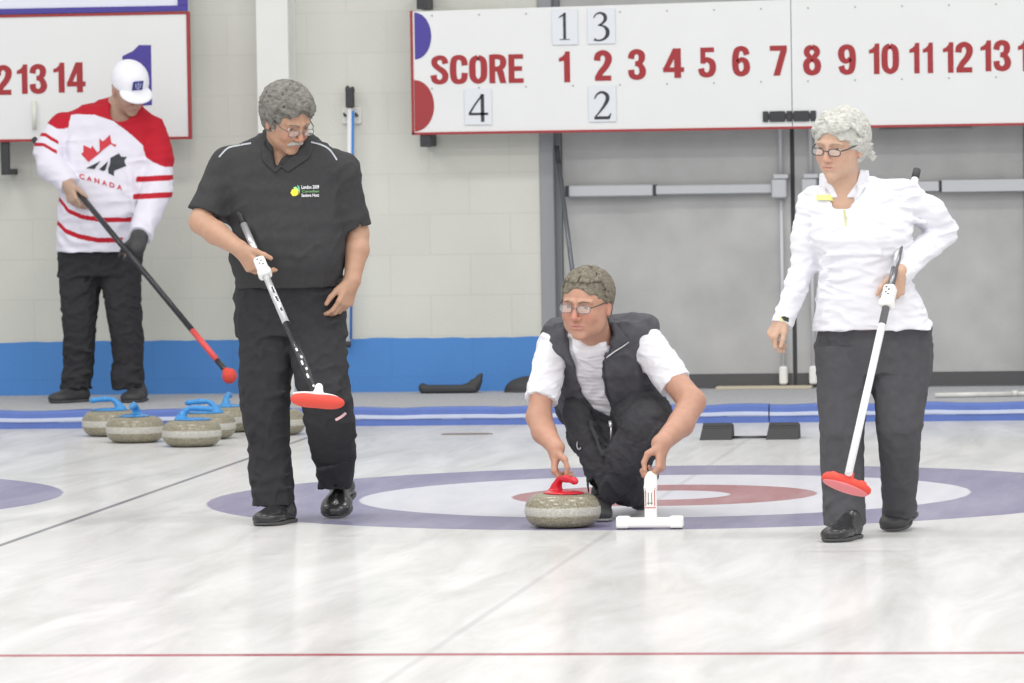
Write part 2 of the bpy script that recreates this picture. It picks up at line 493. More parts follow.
# ---- hacks
m_hack = mat('black_ribbed_rubber', lin(66, 66, 68), .8, bump=.4, bscale=260)
hr = empty('curling_hack', (0, 3.72, 0)); tag(hr, 'black rubber double foothold hack set in the ice behind the rings', 'hack')
for (a, b_) in ((700, 731), (765.5, 797)):
    xa, xb = onz(a, 440, 0)[0], onz(b_, 440, 0)[0]
    h = MB(); y = 3.68
    V = [(xa, y-.02, 0), (xb, y-.02, 0), (xb, y+.16, 0), (xa, y+.16, 0), (xa+.012, y+.05, .077), (xb-.002, y+.05, .077), (xb-.002, y+.16, .06), (xa+.012, y+.16, .06)]
    V = [(v[0], v[1]-3.72, v[2]) for v in V]
    h.add(V, [(3, 2, 1, 0), (4, 5, 6, 7), (0, 1, 5, 4), (1, 2, 6, 5), (2, 3, 7, 6), (3, 0, 4, 7)])
    for k in range(5):
        t = .15+.16*k; h.box((xa+.01, -.04-.0+.05*t-.006, .075*t), (xb-.006, -.04+.05*t+.01, .075*t+.006))
    h.build('foothold', m_hack, hr)
h = MB(); xa, xb = onz(731, 438, 0)[0], onz(766, 438, 0)[0]
h.tube([(xa-.01, .03, .008), (xb+.01, .03, .008)], .006, 8); h.build('connecting_rod', mat('dark_metal', lin(90, 90, 92), .4, .6), hr)
# thin flat oval, darker than the ice around it
p_ = onz(467, 434.5); s = MB()
s.lathe([(0, .006), (.118, .006), (.125, .003), (.127, 0)], 32, (0, 0, 0), 1, .22)
o = s.build('dark_strip', mat('dull_brown_strip', lin(120, 112, 112), .8), None, (p_[0], p_[1], 0)); tag(o, 'thin dark oval strip lying flat on the ice before the bumper', 'strip')

# ---- scoreboards
m_board = mat('white_board_enamel', lin(228, 230, 230), .35, vary=.015, vscale=3)
m_red = mat('dark_red_paint', lin(160, 52, 56), .5); m_redn = mat('red_numeral_vinyl', lin(160, 42, 48), .5)
m_blue = mat('navy_purple_vinyl', lin(72, 62, 150), .5); m_blk = mat('black_print', lin(48, 52, 58), .5)
m_card = mat('pale_grey_card', lin(222, 226, 232), .5); m_bracket = mat('black_steel_bracket', lin(55, 56, 60), .5)
BY = WY-.21        # front face of the boards


def rot180(g): return [(k, [((.6-p[0], 1-p[1])+tuple(p[2:])) for p in pts]) for k, pts in g]


HV = {
    '0': [('s', [(.3, .925, .15), (.13, .8, .19), (.1, .5, .2), (.13, .2, .19), (.3, .075, .15), (.47, .2, .19), (.5, .5, .2), (.47, .8, .19), (.3, .925, .15)])],
    '1': [('p', [(.22, 0), (.22, .7), (.05, .67), (.05, .79), (.15, .83), (.24, .91), (.27, 1), (.42, 1), (.42, 0)])],
    '2': [('s', [(.1, .66, .2), (.13, .83, .19), (.3, .925, .15), (.46, .83, .2), (.49, .68, .21), (.4, .48, .19), (.22, .28, .18), (.12, .1, .18)]), ('p', [(.02, 0), (.02, .17), (.58, .17), (.58, 0)])],
    '3': [('s', [(.1, .69, .19), (.14, .85, .18), (.3, .925, .15), (.45, .84, .19), (.46, .68, .19), (.38, .56, .15), (.24, .53, .13)]),
          ('s', [(.24, .53, .13), (.4, .48, .16), (.49, .3, .2), (.45, .15, .19), (.3, .075, .15), (.13, .15, .18), (.1, .33, .19)])],
    '4': [('p', [(.33, 0), (.33, 1), (.53, 1), (.53, 0)]), ('p', [(0, .2), (0, .36), (.62, .36), (.62, .2)]), ('p', [(0, .3), (.30, 1), (.42, 1), (.42, .85), (.17, .3)])],
    '5': [('p', [(.08, .84), (.55, .84), (.55, 1), (.08, 1)]), ('p', [(.08, .46), (.25, .46), (.25, .9), (.08, .9)]),
          ('s', [(.15, .51, .14), (.3, .59, .15), (.46, .5, .19), (.5, .33, .2), (.45, .15, .19), (.3, .075, .15), (.14, .14, .18), (.1, .3, .19)])],
    '6': [('s', [(.5, .71, .19), (.45, .86, .18), (.3, .925, .15), (.15, .83, .19), (.1, .5, .2), (.14, .18, .19), (.3, .075, .15), (.46, .16, .19), (.5, .32, .2), (.45, .49, .18), (.32, .56, .14), (.18, .47, .14)])],
    '7': [('p', [(.03, .83), (.57, .83), (.57, 1), (.03, 1)]), ('p', [(.13, 0), (.34, 0), (.57, .83), (.57, .9), (.37, .85)])],
    '8': [('s', [(.3, .93, .14), (.15, .84, .18), (.13, .7, .18), (.3, .56, .13), (.47, .7, .18), (.45, .84, .18), (.3, .93, .14)]),
          ('s', [(.3, .54, .14), (.13, .43, .19), (.1, .28, .2), (.15, .14, .19), (.3, .07, .15), (.45, .14, .19), (.5, .28, .2), (.47, .43, .19), (.3, .54, .14)])],
    'S': [('s', [(.5, .71, .19), (.45, .87, .17), (.3, .93, .14), (.14, .85, .18), (.13, .7, .18), (.25, .57, .17), (.42, .44, .18), (.49, .3, .19), (.45, .14, .18), (.3, .07, .14), (.13, .14, .18), (.09, .32, .19)])],
    'C': [('s', [(.5, .64, .19), (.46, .85, .18), (.3, .925, .15), (.14, .84, .19), (.1, .5, .2), (.14, .16, .19), (.3, .075, .15), (.46, .15, .18), (.5, .38, .19)])],
    'R': [('p', [(.02, 0), (.02, 1), (.22, 1), (.22, 0)]), ('s', [(.1, .922, .156), (.34, .922, .156), (.47, .85, .18), (.5, .71, .19), (.44, .56, .17), (.3, .5, .15), (.1, .5, .15)]), ('p', [(.26, .48), (.42, .54), (.50, .44), (.60, 0), (.39, 0)])],
    'E': [('p', [(.02, 0), (.02, 1), (.22, 1), (.22, 0)]), ('p', [(.1, .84), (.52, .84), (.52, 1), (.1, 1)]), ('p', [(.1, .42), (.48, .42), (.48, .58), (.1, .58)]), ('p', [(.1, 0), (.53, 0), (.53, .16), (.1, .16)])]}
HV['9'] = rot180(HV['6']); HV['O'] = HV['0']


def fit_text(txt, x0, x1, y0, y1, Y, m, parent, name, bold, base, th=.002):
    q = MB(); ox = 0; nl = 0
    for ch in txt:
        for kind, pts in HV[ch]:
            nl += 1; lay = -.06*nl
            if kind == 'p': q.prism([(ox+p[0], p[1]) for p in pts], lay, 1)
            else: add_stroke(q, [(ox+p[0], p[1], p[2]*1.12) for p in pts], lay, 1)
        ox += .5 if ch == '1' else .66
    V = np.array(q.V); mn, mx = V.min(0), V.max(0)
    P0 = at(x0, (y0+y1)/2, Y); P1 = at(x1, (y0+y1)/2, Y); Pa = at((x0+x1)/2, y1, Y); Pb = at((x0+x1)/2, y0, Y)
    W = np.stack([P0[0]+(V[:, 0]-mn[0])/(mx[0]-mn[0])*(P1[0]-P0[0]), Y-th*(1-V[:, 1]), Pa[2]+(V[:, 2]-mn[2])/(mx[2]-mn[2])*(Pb[2]-Pa[2])], 1)-np.array(base)
    q.V = [tuple(v) for v in W]
    return q.build(name, m, parent)


def board_base(x0, x1, zl, zh0, zh1, name, seam=None):
    xa, xb = at(x0, 100, BY)[0], at(x1, 100, BY)[0]
    base = np.array([(xa+xb)/2, BY, zl]); e = empty(name, base)
    xs = [xa]+([at(s_, 100, BY)[0] for s_ in (seam or [])])+[xb]
    top = lambda x: zh0+(zh1-zh0)*(x-xa)/(xb-xa)
    for i in range(len(xs)-1):
        a, b = xs[i]+(.002 if i else 0), xs[i+1]-.002
        p = MB(); p.prism([(a-base[0], 0), (b-base[0], 0), (b-base[0], top(b)-zl), (a-base[0], top(a)-zl)], 0, .025)
        p.build('panel', m_board, e)
    return e, base, np.array([xa, BY, zl]), np.array([xb, BY, zh1])


sb, base, A, B = board_base(414, 1096, at(415, 132.5, BY)[2], at(415, 11.5, BY)[2], at(792, -.5, BY)[2]+.02, 'scoreboard', [792])
tag(sb, 'long white curling scoreboard reading SCORE and numbered to 14, hung across wall and doors', 'scoreboard')
hgt = B[2]-A[2]; wd = B[0]-A[0]
f_ = MB(); f_.box((-wd/2-.014, -.006, -.012), (-wd/2, .03, at(415, 11.5, BY)[2]-base[2]+.004), .001); f_.build('side_frame', m_red, sb)
f_ = MB(); f_.box((-wd/2-.014, -.006, -.013), (wd/2, .03, 0), .001); f_.build('bottom_frame', m_red, sb)
fit_text('SCORE', 430.5, 523.5, 54.5, 83.8, BY, m_redn, sb, 'lettering', .03, base)
nums = [('1', 559, 570, 51.5, 82.3), ('2', 594, 612, 50, 80.8), ('3', 628, 646, 49, 80), ('4', 663, 684, 48.4, 78), ('5', 698, 716, 47.5, 77.5),
        ('6', 732, 750, 46, 76.5), ('7', 770, 787, 45.6, 75.6), ('8', 803, 821, 44.5, 75.5), ('9', 838, 856, 44.2, 74.8), ('10', 869, 899, 43.4, 74.2),
        ('11', 909.5, 933, 42.8, 73.3), ('12', 943, 973, 41.8, 72.6), ('13', 980.5, 1011, 40, 71.4), ('14', 1018, 1048, 39.5, 71)]
for t_, a, b_, c_, d_ in nums: fit_text(t_, a, b_, c_, d_, BY, m_redn, sb, 'numeral', .035, base)
for (ya, yb, bul, mm) in ((12.5, 59.5, 17, m_blue), (80, 131.5, 20, m_red)):
    P0, P1 = at(415, yb, BY), at(415, ya, BY); r = (P1[2]-P0[2])/2; bx = bul*mpp(BY)
    pl = [(P0[0]-base[0]+bx*math.cos(t), (P0[2]+P1[2])/2-base[2]+r*math.sin(t)) for t in np.linspace(-math.pi/2, math.pi/2, 25)]
    q = MB(); q.prism(pl, -.002, 0); q.build('half_disc', mm, sb)
sc_ = MB(); sc_.tube([(0, -.003, 0), (0, .002, 0)], .0045, 8); screw0 = None
for i in range(13):
    for yy in (16, 89):
        P = at(432+47*i, yy-.0205*(47*i+15), BY)
        if screw0 is None: so = screw0 = sc_.build('screw', mat('dull_screw_metal', lin(150, 152, 152), .5, .5), sb)
        else: so = screw0.copy(); C.objects.link(so)
        so.location = (P[0]-base[0], 0, P[2]-base[2])
for (x0, x1, y0, y1) in ((416.5, 427, -12, 9), (420, 430.5, 134.5, 147)):
    P0, P1 = at(x0, y1, BY), at(x1, y0, BY)
    q = MB(); q.box((P0[0]-base[0], .004, P0[2]-base[2]), (P1[0]-base[0], WY-BY, P1[2]-base[2]), .003)
    q.tube([((P0[0]+P1[0])/2-base[0], .0, P0[2]-base[2]+.03), ((P0[0]+P1[0])/2-base[0], .006, P0[2]-base[2]+.03)], .009, 8)
    q.build('bracket', m_bracket, sb)
P0, P1 = at(763, 122, BY), at(816, 110.5, BY)
q = MB(); x0, x1, z0, z1 = P0[0]-base[0], P1[0]-base[0], P0[2]-base[2], P1[2]-base[2]; L_ = x1-x0
for a, b_ in ((0, .10), (.13, .42), (.45, .55), (.58, .87), (.90, 1)): q.box((x0+a*L_, -.012, z0), (x0+b_*L_, 0, z1), .002)
q.box((x0, -.008, z0+.012), (x1, 0, z1-.012)); q.build('splice_plate', m_bracket, sb)

SER = {
    '1': [('p', [(.24, .03), (.24, .87), (.06, .80), (.05, .83), (.30, 1), (.36, 1), (.36, .03)]), ('p', [(.08, 0), (.08, .03), (.52, .03), (.52, 0)])],
    '3': [('s', [(.06, .80, .035), (.13, .92, .045), (.28, .975, .06), (.42, .89, .10), (.44, .74, .10), (.34, .61, .06), (.2, .54, .035)]),
          ('s', [(.2, .545, .035), (.38, .51, .06), (.5, .38, .11), (.5, .2, .11), (.38, .06, .07), (.2, .015, .05), (.06, .06, .08)])],
    '2': [('s', [(.05, .73, .035), (.12, .88, .05), (.27, .965, .07), (.42, .87, .10), (.44, .70, .11), (.34, .48, .08), (.18, .24, .05), (.04, .07, .03)]),
          ('p', [(.03, 0), (.03, .04), (.07, .11), (.46, .11), (.53, .21), (.56, .21), (.50, 0)])],
    '4': [('p', [(.37, 0), (.37, 1), (.47, 1), (.47, 0)]), ('p', [(.02, .24), (.02, .33), (.58, .33), (.58, .24)]), ('s', [(.42, .97, .055), (.22, .65, .05), (.04, .3, .055)])]}
for t_, cx0, cx1, cy0, cy1, dx0, dx1, dy0, dy1, nm in (
        ('1', 552.5, 577.5, 9, 45, 558, 571, 12.5, 40, 'pale card hung above the red numeral 1, left one of the upper pair'),
        ('3', 588, 615, 8, 44, 592.5, 609.5, 12, 41, 'pale card above the red numeral 2, right one of the upper pair'),
        ('4', 465, 491.5, 88.5, 125, 468.5, 488, 94, 122, 'pale card hung below the word SCORE'),
        ('2', 589, 616, 85.5, 122, 593.5, 612, 91, 119.5, 'pale card hung directly below the red numeral 2')):
    P0, P1 = at(cx0, cy1, BY), at(cx1, cy0, BY); b0 = np.array([(P0[0]+P1[0])/2, BY, P0[2]])
    q = MB(); q.box((P0[0]-b0[0], -.008, 0), (P1[0]-b0[0], -.0025, P1[2]-P0[2]), .001)
    o = q.build('score_card', m_card, None, b0); tag(o, nm, 'card', 'score cards hung on the scoreboard')
    Q0, Q1 = at(dx0, dy1, BY)-b0, at(dx1, dy0, BY)-b0
    q = MB(); sx, sz = (Q1[0]-Q0[0])/.58, Q1[2]-Q0[2]
    for kind, pts in SER[t_]:
        if kind == 'p': q.prism([(Q0[0]+x*sx, Q0[2]+z*sz) for x, z in pts], -.0095, -.007)
        else:
            add_stroke(q, [(Q0[0]+x*sx, Q0[2]+z*sz, w_*1.15*(sx+sz)/2) for x, z, w_ in pts], -.0095, -.007)
    q.build('digit', m_blk, o)

# left boards
sb2, base, A, B = board_base(-130, 188, at(188, 136.5, BY)[2], at(188, 14, BY)[2], at(188, 14, BY)[2], 'scoreboard')
tag(sb2, 'white scoreboard at the left behind the jersey man, numbered 13 and 14', 'scoreboard')
hgt = B[2]-A[2]; wd = B[0]-A[0]
f_ = MB(); f_.box((wd/2, -.006, -.014), (wd/2+.014, .03, hgt+.014), .001); f_.build('side_frame', m_red, sb2)
f_ = MB(); f_.box((-wd/2, -.006, -.014), (wd/2, .03, 0), .001); f_.build('bottom_frame', m_red, sb2)
f_ = MB(); f_.box((-wd/2, -.006, hgt), (wd/2, .03, hgt+.014), .001); f_.build('top_frame', m_red, sb2)
for t_, a, b_, c_, d_ in (('12', -17, 12, 65, 95), ('13', 17, 47, 64, 94), ('14', 53.5, 85.5, 62.5, 92.5)):
    fit_text(t_, a, b_, c_, d_, BY, m_redn, sb2, 'numeral', .035, base)
q = MB(); pl = [at(x, y, BY)-base for x, y in ((138, 106), (152, 105), (151, 45), (139, 45), (133, 51), (122.5, 56), (122.5, 60), (137, 66))]
q.prism([(p[0], p[2]) for p in pl], -.002, 0); q.build('blue_one', m_blue, sb2)
q = MB(); P0, P1 = at(1.5, 175, BY+.02)-base, at(9, 138, BY+.02)-base; q.box((P0[0], .01, P0[2]), (P1[0], .04, P1[2]), .003); q.box((P0[0], .03, P0[2]), (P1[0], WY-BY, P0[2]+.03)); q.build('bracket', m_bracket, sb2)
A, B = at(-130, 12.5, BY), at(187, -60, BY); A[2] = at(187, 11, BY)[2]; b0 = np.array([(A[0]+B[0])/2, BY, A[2]]); wd = B[0]-A[0]; hg = B[2]-A[2]
fb = empty('framed_board', b0); tag(fb, 'white board in a thick blue frame above the left scoreboard', 'board')
q = MB(); q.box((-wd/2, 0, 0), (wd/2, .02, hg)); q.build('panel', mat('pale_board', lin(226, 230, 240), .4), fb)
q = MB(); q.box((-wd/2, -.012, 0), (wd/2, .0, .03), .002); q.box((wd/2-.055, -.012, .03), (wd/2, 0, hg), .002); q.build('frame', m_blue, fb)
# white rod clipped at the board's lower edge
P0, P1 = at(34.5, 130, BY-.03), at(34, 101, BY-.03)
rb = empty('white_rod', P0); tag(rb, 'short white rod fixed low on the left scoreboard, beside the jersey sleeve', 'rod')
q = MB(); q.tube([(0, 0, 0), P1-P0], .011, 10); q.build('rod', mat('ivory_plastic', lin(222, 224, 214), .5), rb)


# ================================================================== SCULPTED SURFACES
def _len(a, b, c): return np.sqrt(a*a+b*b+c*c)


class Sculpt:
    """distance-field modelling: shapes are melted together, then meshed (surface nets)"""
    def __init__(s): s.p = []

    def cone(s, a, b, ra, rb, k=.02, op='u', flat=False, flata=False):
        a = np.array(a, float); b = np.array(b, float); ab = b-a; L = np.linalg.norm(ab)+1e-9; ax = ab/L
        def fn(x, y, z):
            dx, dy, dz = x-a[0], y-a[1], z-a[2]
            t = dx*ax[0]+dy*ax[1]+dz*ax[2]; tc = np.clip(t/L, 0, 1)
            d = _len(dx-ax[0]*tc*L, dy-ax[1]*tc*L, dz-ax[2]*tc*L)-(ra+(rb-ra)*tc)
            if flat: d = np.maximum(d, t-L)
            if flata: d = np.maximum(d, -t)
            return d
        r = max(ra, rb); s.p.append((fn, np.minimum(a, b)-r, np.maximum(a, b)+r, op, k)); return s

    def chain(s, pts, k=.02, **kw):      # [(point, radius), ...]
        for (a, ra), (b, rb) in zip(pts, pts[1:]): s.cone(a, b, ra, rb, k, **kw)
        return s

    def ell(s, c, r, k=.02, op='u', R=None):
        c = np.array(c, float); r = np.array(r, float); Rm = np.eye(3) if R is None else np.array(R, float)  # columns = axes
        def fn(x, y, z):
            dx, dy, dz = x-c[0], y-c[1], z-c[2]
            u = [(dx*Rm[0, i]+dy*Rm[1, i]+dz*Rm[2, i])/r[i] for i in range(3)]
            k0 = _len(*u); k1 = _len(u[0]/r[0], u[1]/r[1], u[2]/r[2])
            return k0*(k0-1)/np.maximum(k1, 1e-6)
        e = np.abs(Rm)@r; s.p.append((fn, c-e, c+e, op, k)); return s

    def box(s, c, h, k=.01, op='u', R=None, rd=.01):
        c = np.array(c, float); h = np.array(h, float); Rm = np.eye(3) if R is None else np.array(R, float)
        def fn(x, y, z):
            dx, dy, dz = x-c[0], y-c[1], z-c[2]
            q = [np.abs(dx*Rm[0, i]+dy*Rm[1, i]+dz*Rm[2, i])-(h[i]-rd) for i in range(3)]
            return _len(*[np.maximum(v, 0) for v in q])+np.minimum(np.maximum(np.maximum(q[0], q[1]), q[2]), 0)-rd
        e = np.abs(Rm)@h; s.p.append((fn, c-e, c+e, op, k)); return s

    def loft(s, rows, k=.02, op='u', inset=0., n=2.3):    # rows of (z, cx, cy, rx, ry)
        rw = np.array(sorted([tuple(r) for r in rows]), float); zs = rw[:, 0]
        zz = np.linspace(zs[0], zs[-1], 80); ker = np.ones(5)/5
        tab = []
        for i in range(1, 5):
            v = np.interp(zz, zs, rw[:, i]); vp = np.concatenate([np.full(2, v[0]), v, np.full(2, v[-1])])
            tab.append(np.convolve(vp, ker, 'valid'))
        tab[2] = np.maximum(tab[2]-inset, .01); tab[3] = np.maximum(tab[3]-inset, .01)
        def fn(x, y, z):
            cx, cy, rx, ry = [np.interp(z, zz, t_).astype(np.float32) for t_ in tab]
            u = np.abs(x-cx)/rx; v = np.abs(y-cy)/ry
            k0 = (u**n+v**n)**(1/n)
            d = (k0-1)*np.minimum(rx, ry)*(.55+.45*np.clip(k0, .2, 1))
            return np.maximum(d, np.maximum(z-zs[-1], zs[0]-z)+0*d)
        lo = np.array([(tab[0]-tab[2]).min(), (tab[1]-tab[3]).min(), zs[0]]); hi = np.array([(tab[0]+tab[2]).max(), (tab[1]+tab[3]).max(), zs[-1]])
        s.p.append((fn, lo, hi, op, k)); return s

    def slab(s, poly, y0, y1, k=.004, op='s'):        # polygon in x-z between two y
        P = np.array(poly, float)
        def fn(x, y, z):
            X, Z = np.broadcast_arrays(x, z); d2 = np.full(X.shape, 1e9); sg = np.ones(X.shape)
            n = len(P)
            for i in range(n):
                a, b = P[i], P[i-1]; e = b-a; wx, wz = X-a[0], Z-a[1]
                t = np.clip((wx*e[0]+wz*e[1])/(e@e+1e-12), 0, 1); bx, bz = wx-e[0]*t, wz-e[1]*t
                d2 = np.minimum(d2, bx*bx+bz*bz)
                c1 = Z >= a[1]; c2 = Z < b[1]; c3 = e[0]*wz > e[1]*wx
                f = (c1 & c2 & c3) | (~c1 & ~c2 & ~c3); sg = np.where(f, -sg, sg)
            d = sg*np.sqrt(d2); return np.maximum(d, np.maximum(y0-y, y-y1))
        lo = np.array([P[:, 0].min(), y0, P[:, 1].min()]); hi = np.array([P[:, 0].max(), y1, P[:, 1].max()])
        s.p.append((fn, lo, hi, op, k)); return s

    def mesh(s, h=.004, disp=None, amp=0.):
        U = [q for q in s.p if q[3] == 'u']
        lo = np.min([q[1] for q in U], 0)-4*h-amp; hi = np.max([q[2] for q in U], 0)+4*h+amp
        n = np.ceil((hi-lo)/h).astype(int)+1
        ax = [(lo[i]+h*np.arange(n[i])).astype(np.float32) for i in range(3)]
        D = np.full(n, 1., np.float32)
        for fn, a, b, op, k in s.p:
            pad = k+3*h+amp
            i0 = np.clip(np.floor((a-pad-lo)/h).astype(int), 0, n); i1 = np.clip(np.ceil((b+pad-lo)/h).astype(int)+1, 0, n)
            if np.any(i1 <= i0): continue
            sl = tuple(slice(i0[i], i1[i]) for i in range(3))
            x = ax[0][sl[0]][:, None, None]; y = ax[1][sl[1]][None, :, None]; z = ax[2][sl[2]][None, None, :]
            d = fn(x, y, z).astype(np.float32); d = np.broadcast_to(d, D[sl].shape); o = D[sl]
            if op == 'u':
                t = np.clip(.5+.5*(o-d)/k, 0, 1); D[sl] = o*(1-t)+d*t-k*t*(1-t)
            else:
                t = np.clip(.5-.5*(o+d)/k, 0, 1); D[sl] = o*(1-t)-d*t+k*t*(1-t)
        if disp is not None:
            I = np.nonzero(np.abs(D) < max(.03, 2.5*amp))
            P = np.stack([ax[j][I[j]] for j in range(3)], 1); D[I] -= disp(P).astype(np.float32)
        return surface_nets(D, lo, h)


def surface_nets(D, lo, h):
    S = D < 0; nx, ny, nz = D.shape
    cs = np.zeros((nx-1, ny-1, nz-1), np.uint8)
    for i in (0, 1):
        for j in (0, 1):
            for k in (0, 1): cs += S[i:nx-1+i, j:ny-1+j, k:nz-1+k]
    act = (cs > 0) & (cs < 8); I, J, K = np.nonzero(act); N = len(I)
    idx = np.full(act.shape, -1, np.int32); idx[I, J, K] = np.arange(N)
    cor = {(a, b, c): D[I+a, J+b, K+c] for a in (0, 1) for b in (0, 1) for c in (0, 1)}
    acc = np.zeros((N, 3)); cnt = np.zeros(N)
    for ax in range(3):
        for u in (0, 1):
            for v in (0, 1):
                a = [u, v]; a.insert(ax, 0); b = [u, v]; b.insert(ax, 1)
                da, db = cor[tuple(a)], cor[tuple(b)]; m = (da < 0) != (db < 0)
                t = np.where(m, da/np.where(m, da-db, 1), 0)
                p = np.tile(np.array(a, float), (N, 1)); p[:, ax] = t
                acc += p*m[:, None]; cnt += m
    V = lo+h*(np.stack([I, J, K], 1)+acc/cnt[:, None]); F = []
    for ax in range(3):
        sa = [slice(None)]*3; sb_ = [slice(None)]*3; sa[ax] = slice(0, -1); sb_[ax] = slice(1, None)
        A, B = S[tuple(sa)], S[tuple(sb_)]; E = np.nonzero(A != B); o1, o2 = [(1, 2), (2, 0), (0, 1)][ax]
        ok = (E[o1] > 0) & (E[o2] > 0) & (E[o1] < D.shape[o1]-1) & (E[o2] < D.shape[o2]-1)
        E = [e[ok] for e in E]; q = []
        for d1, d2 in ((0, 0), (-1, 0), (-1, -1), (0, -1)):
            e = [v.copy() for v in E]; e[o1] += d1; e[o2] += d2; q.append(idx[e[0], e[1], e[2]])
        q = np.stack(q, 1); ins = A[tuple(E)]
        q[~ins] = q[~ins][:, ::-1]; F.append(q)
    return V, np.concatenate(F)


def quad_obj(name, V, F, m, parent=None, base=None, col=None):
    base = np.zeros(3) if base is None else np.asarray(base)
    me = bpy.data.meshes.new(name); n, q = len(V), len(F)
    me.vertices.add(n); me.vertices.foreach_set('co', (V-base).astype(np.float32).ravel())
    me.loops.add(q*4); me.loops.foreach_set('vertex_index', F.astype(np.int32).ravel())
    me.polygons.add(q); me.polygons.foreach_set('loop_start', np.arange(0, 4*q, 4, dtype=np.int32))
    me.polygons.foreach_set('use_smooth', np.ones(q, bool)); me.update(calc_edges=True); me.validate()
    if col is not None:
        a = me.color_attributes.new('Col', 'FLOAT_COLOR', 'POINT')
        c = np.ones((n, 4), np.float32); c[:, :3] = col; a.data.foreach_set('color', c.ravel())
    me.materials.append(m); o = bpy.data.objects.new(name, me); C.objects.link(o)
    if parent is not None: o.parent = parent
    else: o.location = base
    return o


def waves(P, seed, wl, warp=.3):
    """smooth pseudo-noise, about -1..1; wl = wavelength per axis"""
    r = np.random.RandomState(seed); Q = P/np.array(wl)*2*math.pi; v = np.zeros(len(P))
    W = np.stack([np.sin(Q@r.normal(0, .6, 3)+r.uniform(0, 6)) for _ in range(3)], 1)*warp*3
    for _ in range(5): v += np.sin((Q+W)@norm(r.normal(0, 1, 3))+r.uniform(0, 6))
    return v/3.2


def folds(seed, amp, wl=(.10, .10, .10), fine=.35):
    def f(P):
        a = waves(P, seed, wl, .4); b = waves(P, seed+7, np.array(wl)*.42, .4)
        return np.maximum(amp*((1-np.abs(a)*1.6)*.8+fine*b)-amp*.15, -.55*amp)
    return f


def frame(f, up=(0, 0, 1), roll=0.):
    """columns: x = image right when facing the camera, y = facing direction, z = up"""
    f = norm(f); x = norm(np.cross(np.array(up, float), f)); z = np.cross(f, x)
    if roll:
        c, s_ = math.cos(roll), math.sin(roll); x, z = c*x+s_*z, -s_*x+c*z
    return np.stack([x, f, z], 1)


def face_frame(yaw, pitch, roll=0.):     # yaw > 0 looks to image right, pitch > 0 looks down; degrees
    a, p = math.radians(yaw), math.radians(pitch)
    return frame((math.sin(a)*math.cos(p), -math.cos(a)*math.cos(p), -math.sin(p)), (0, 0, 1), math.radians(roll))


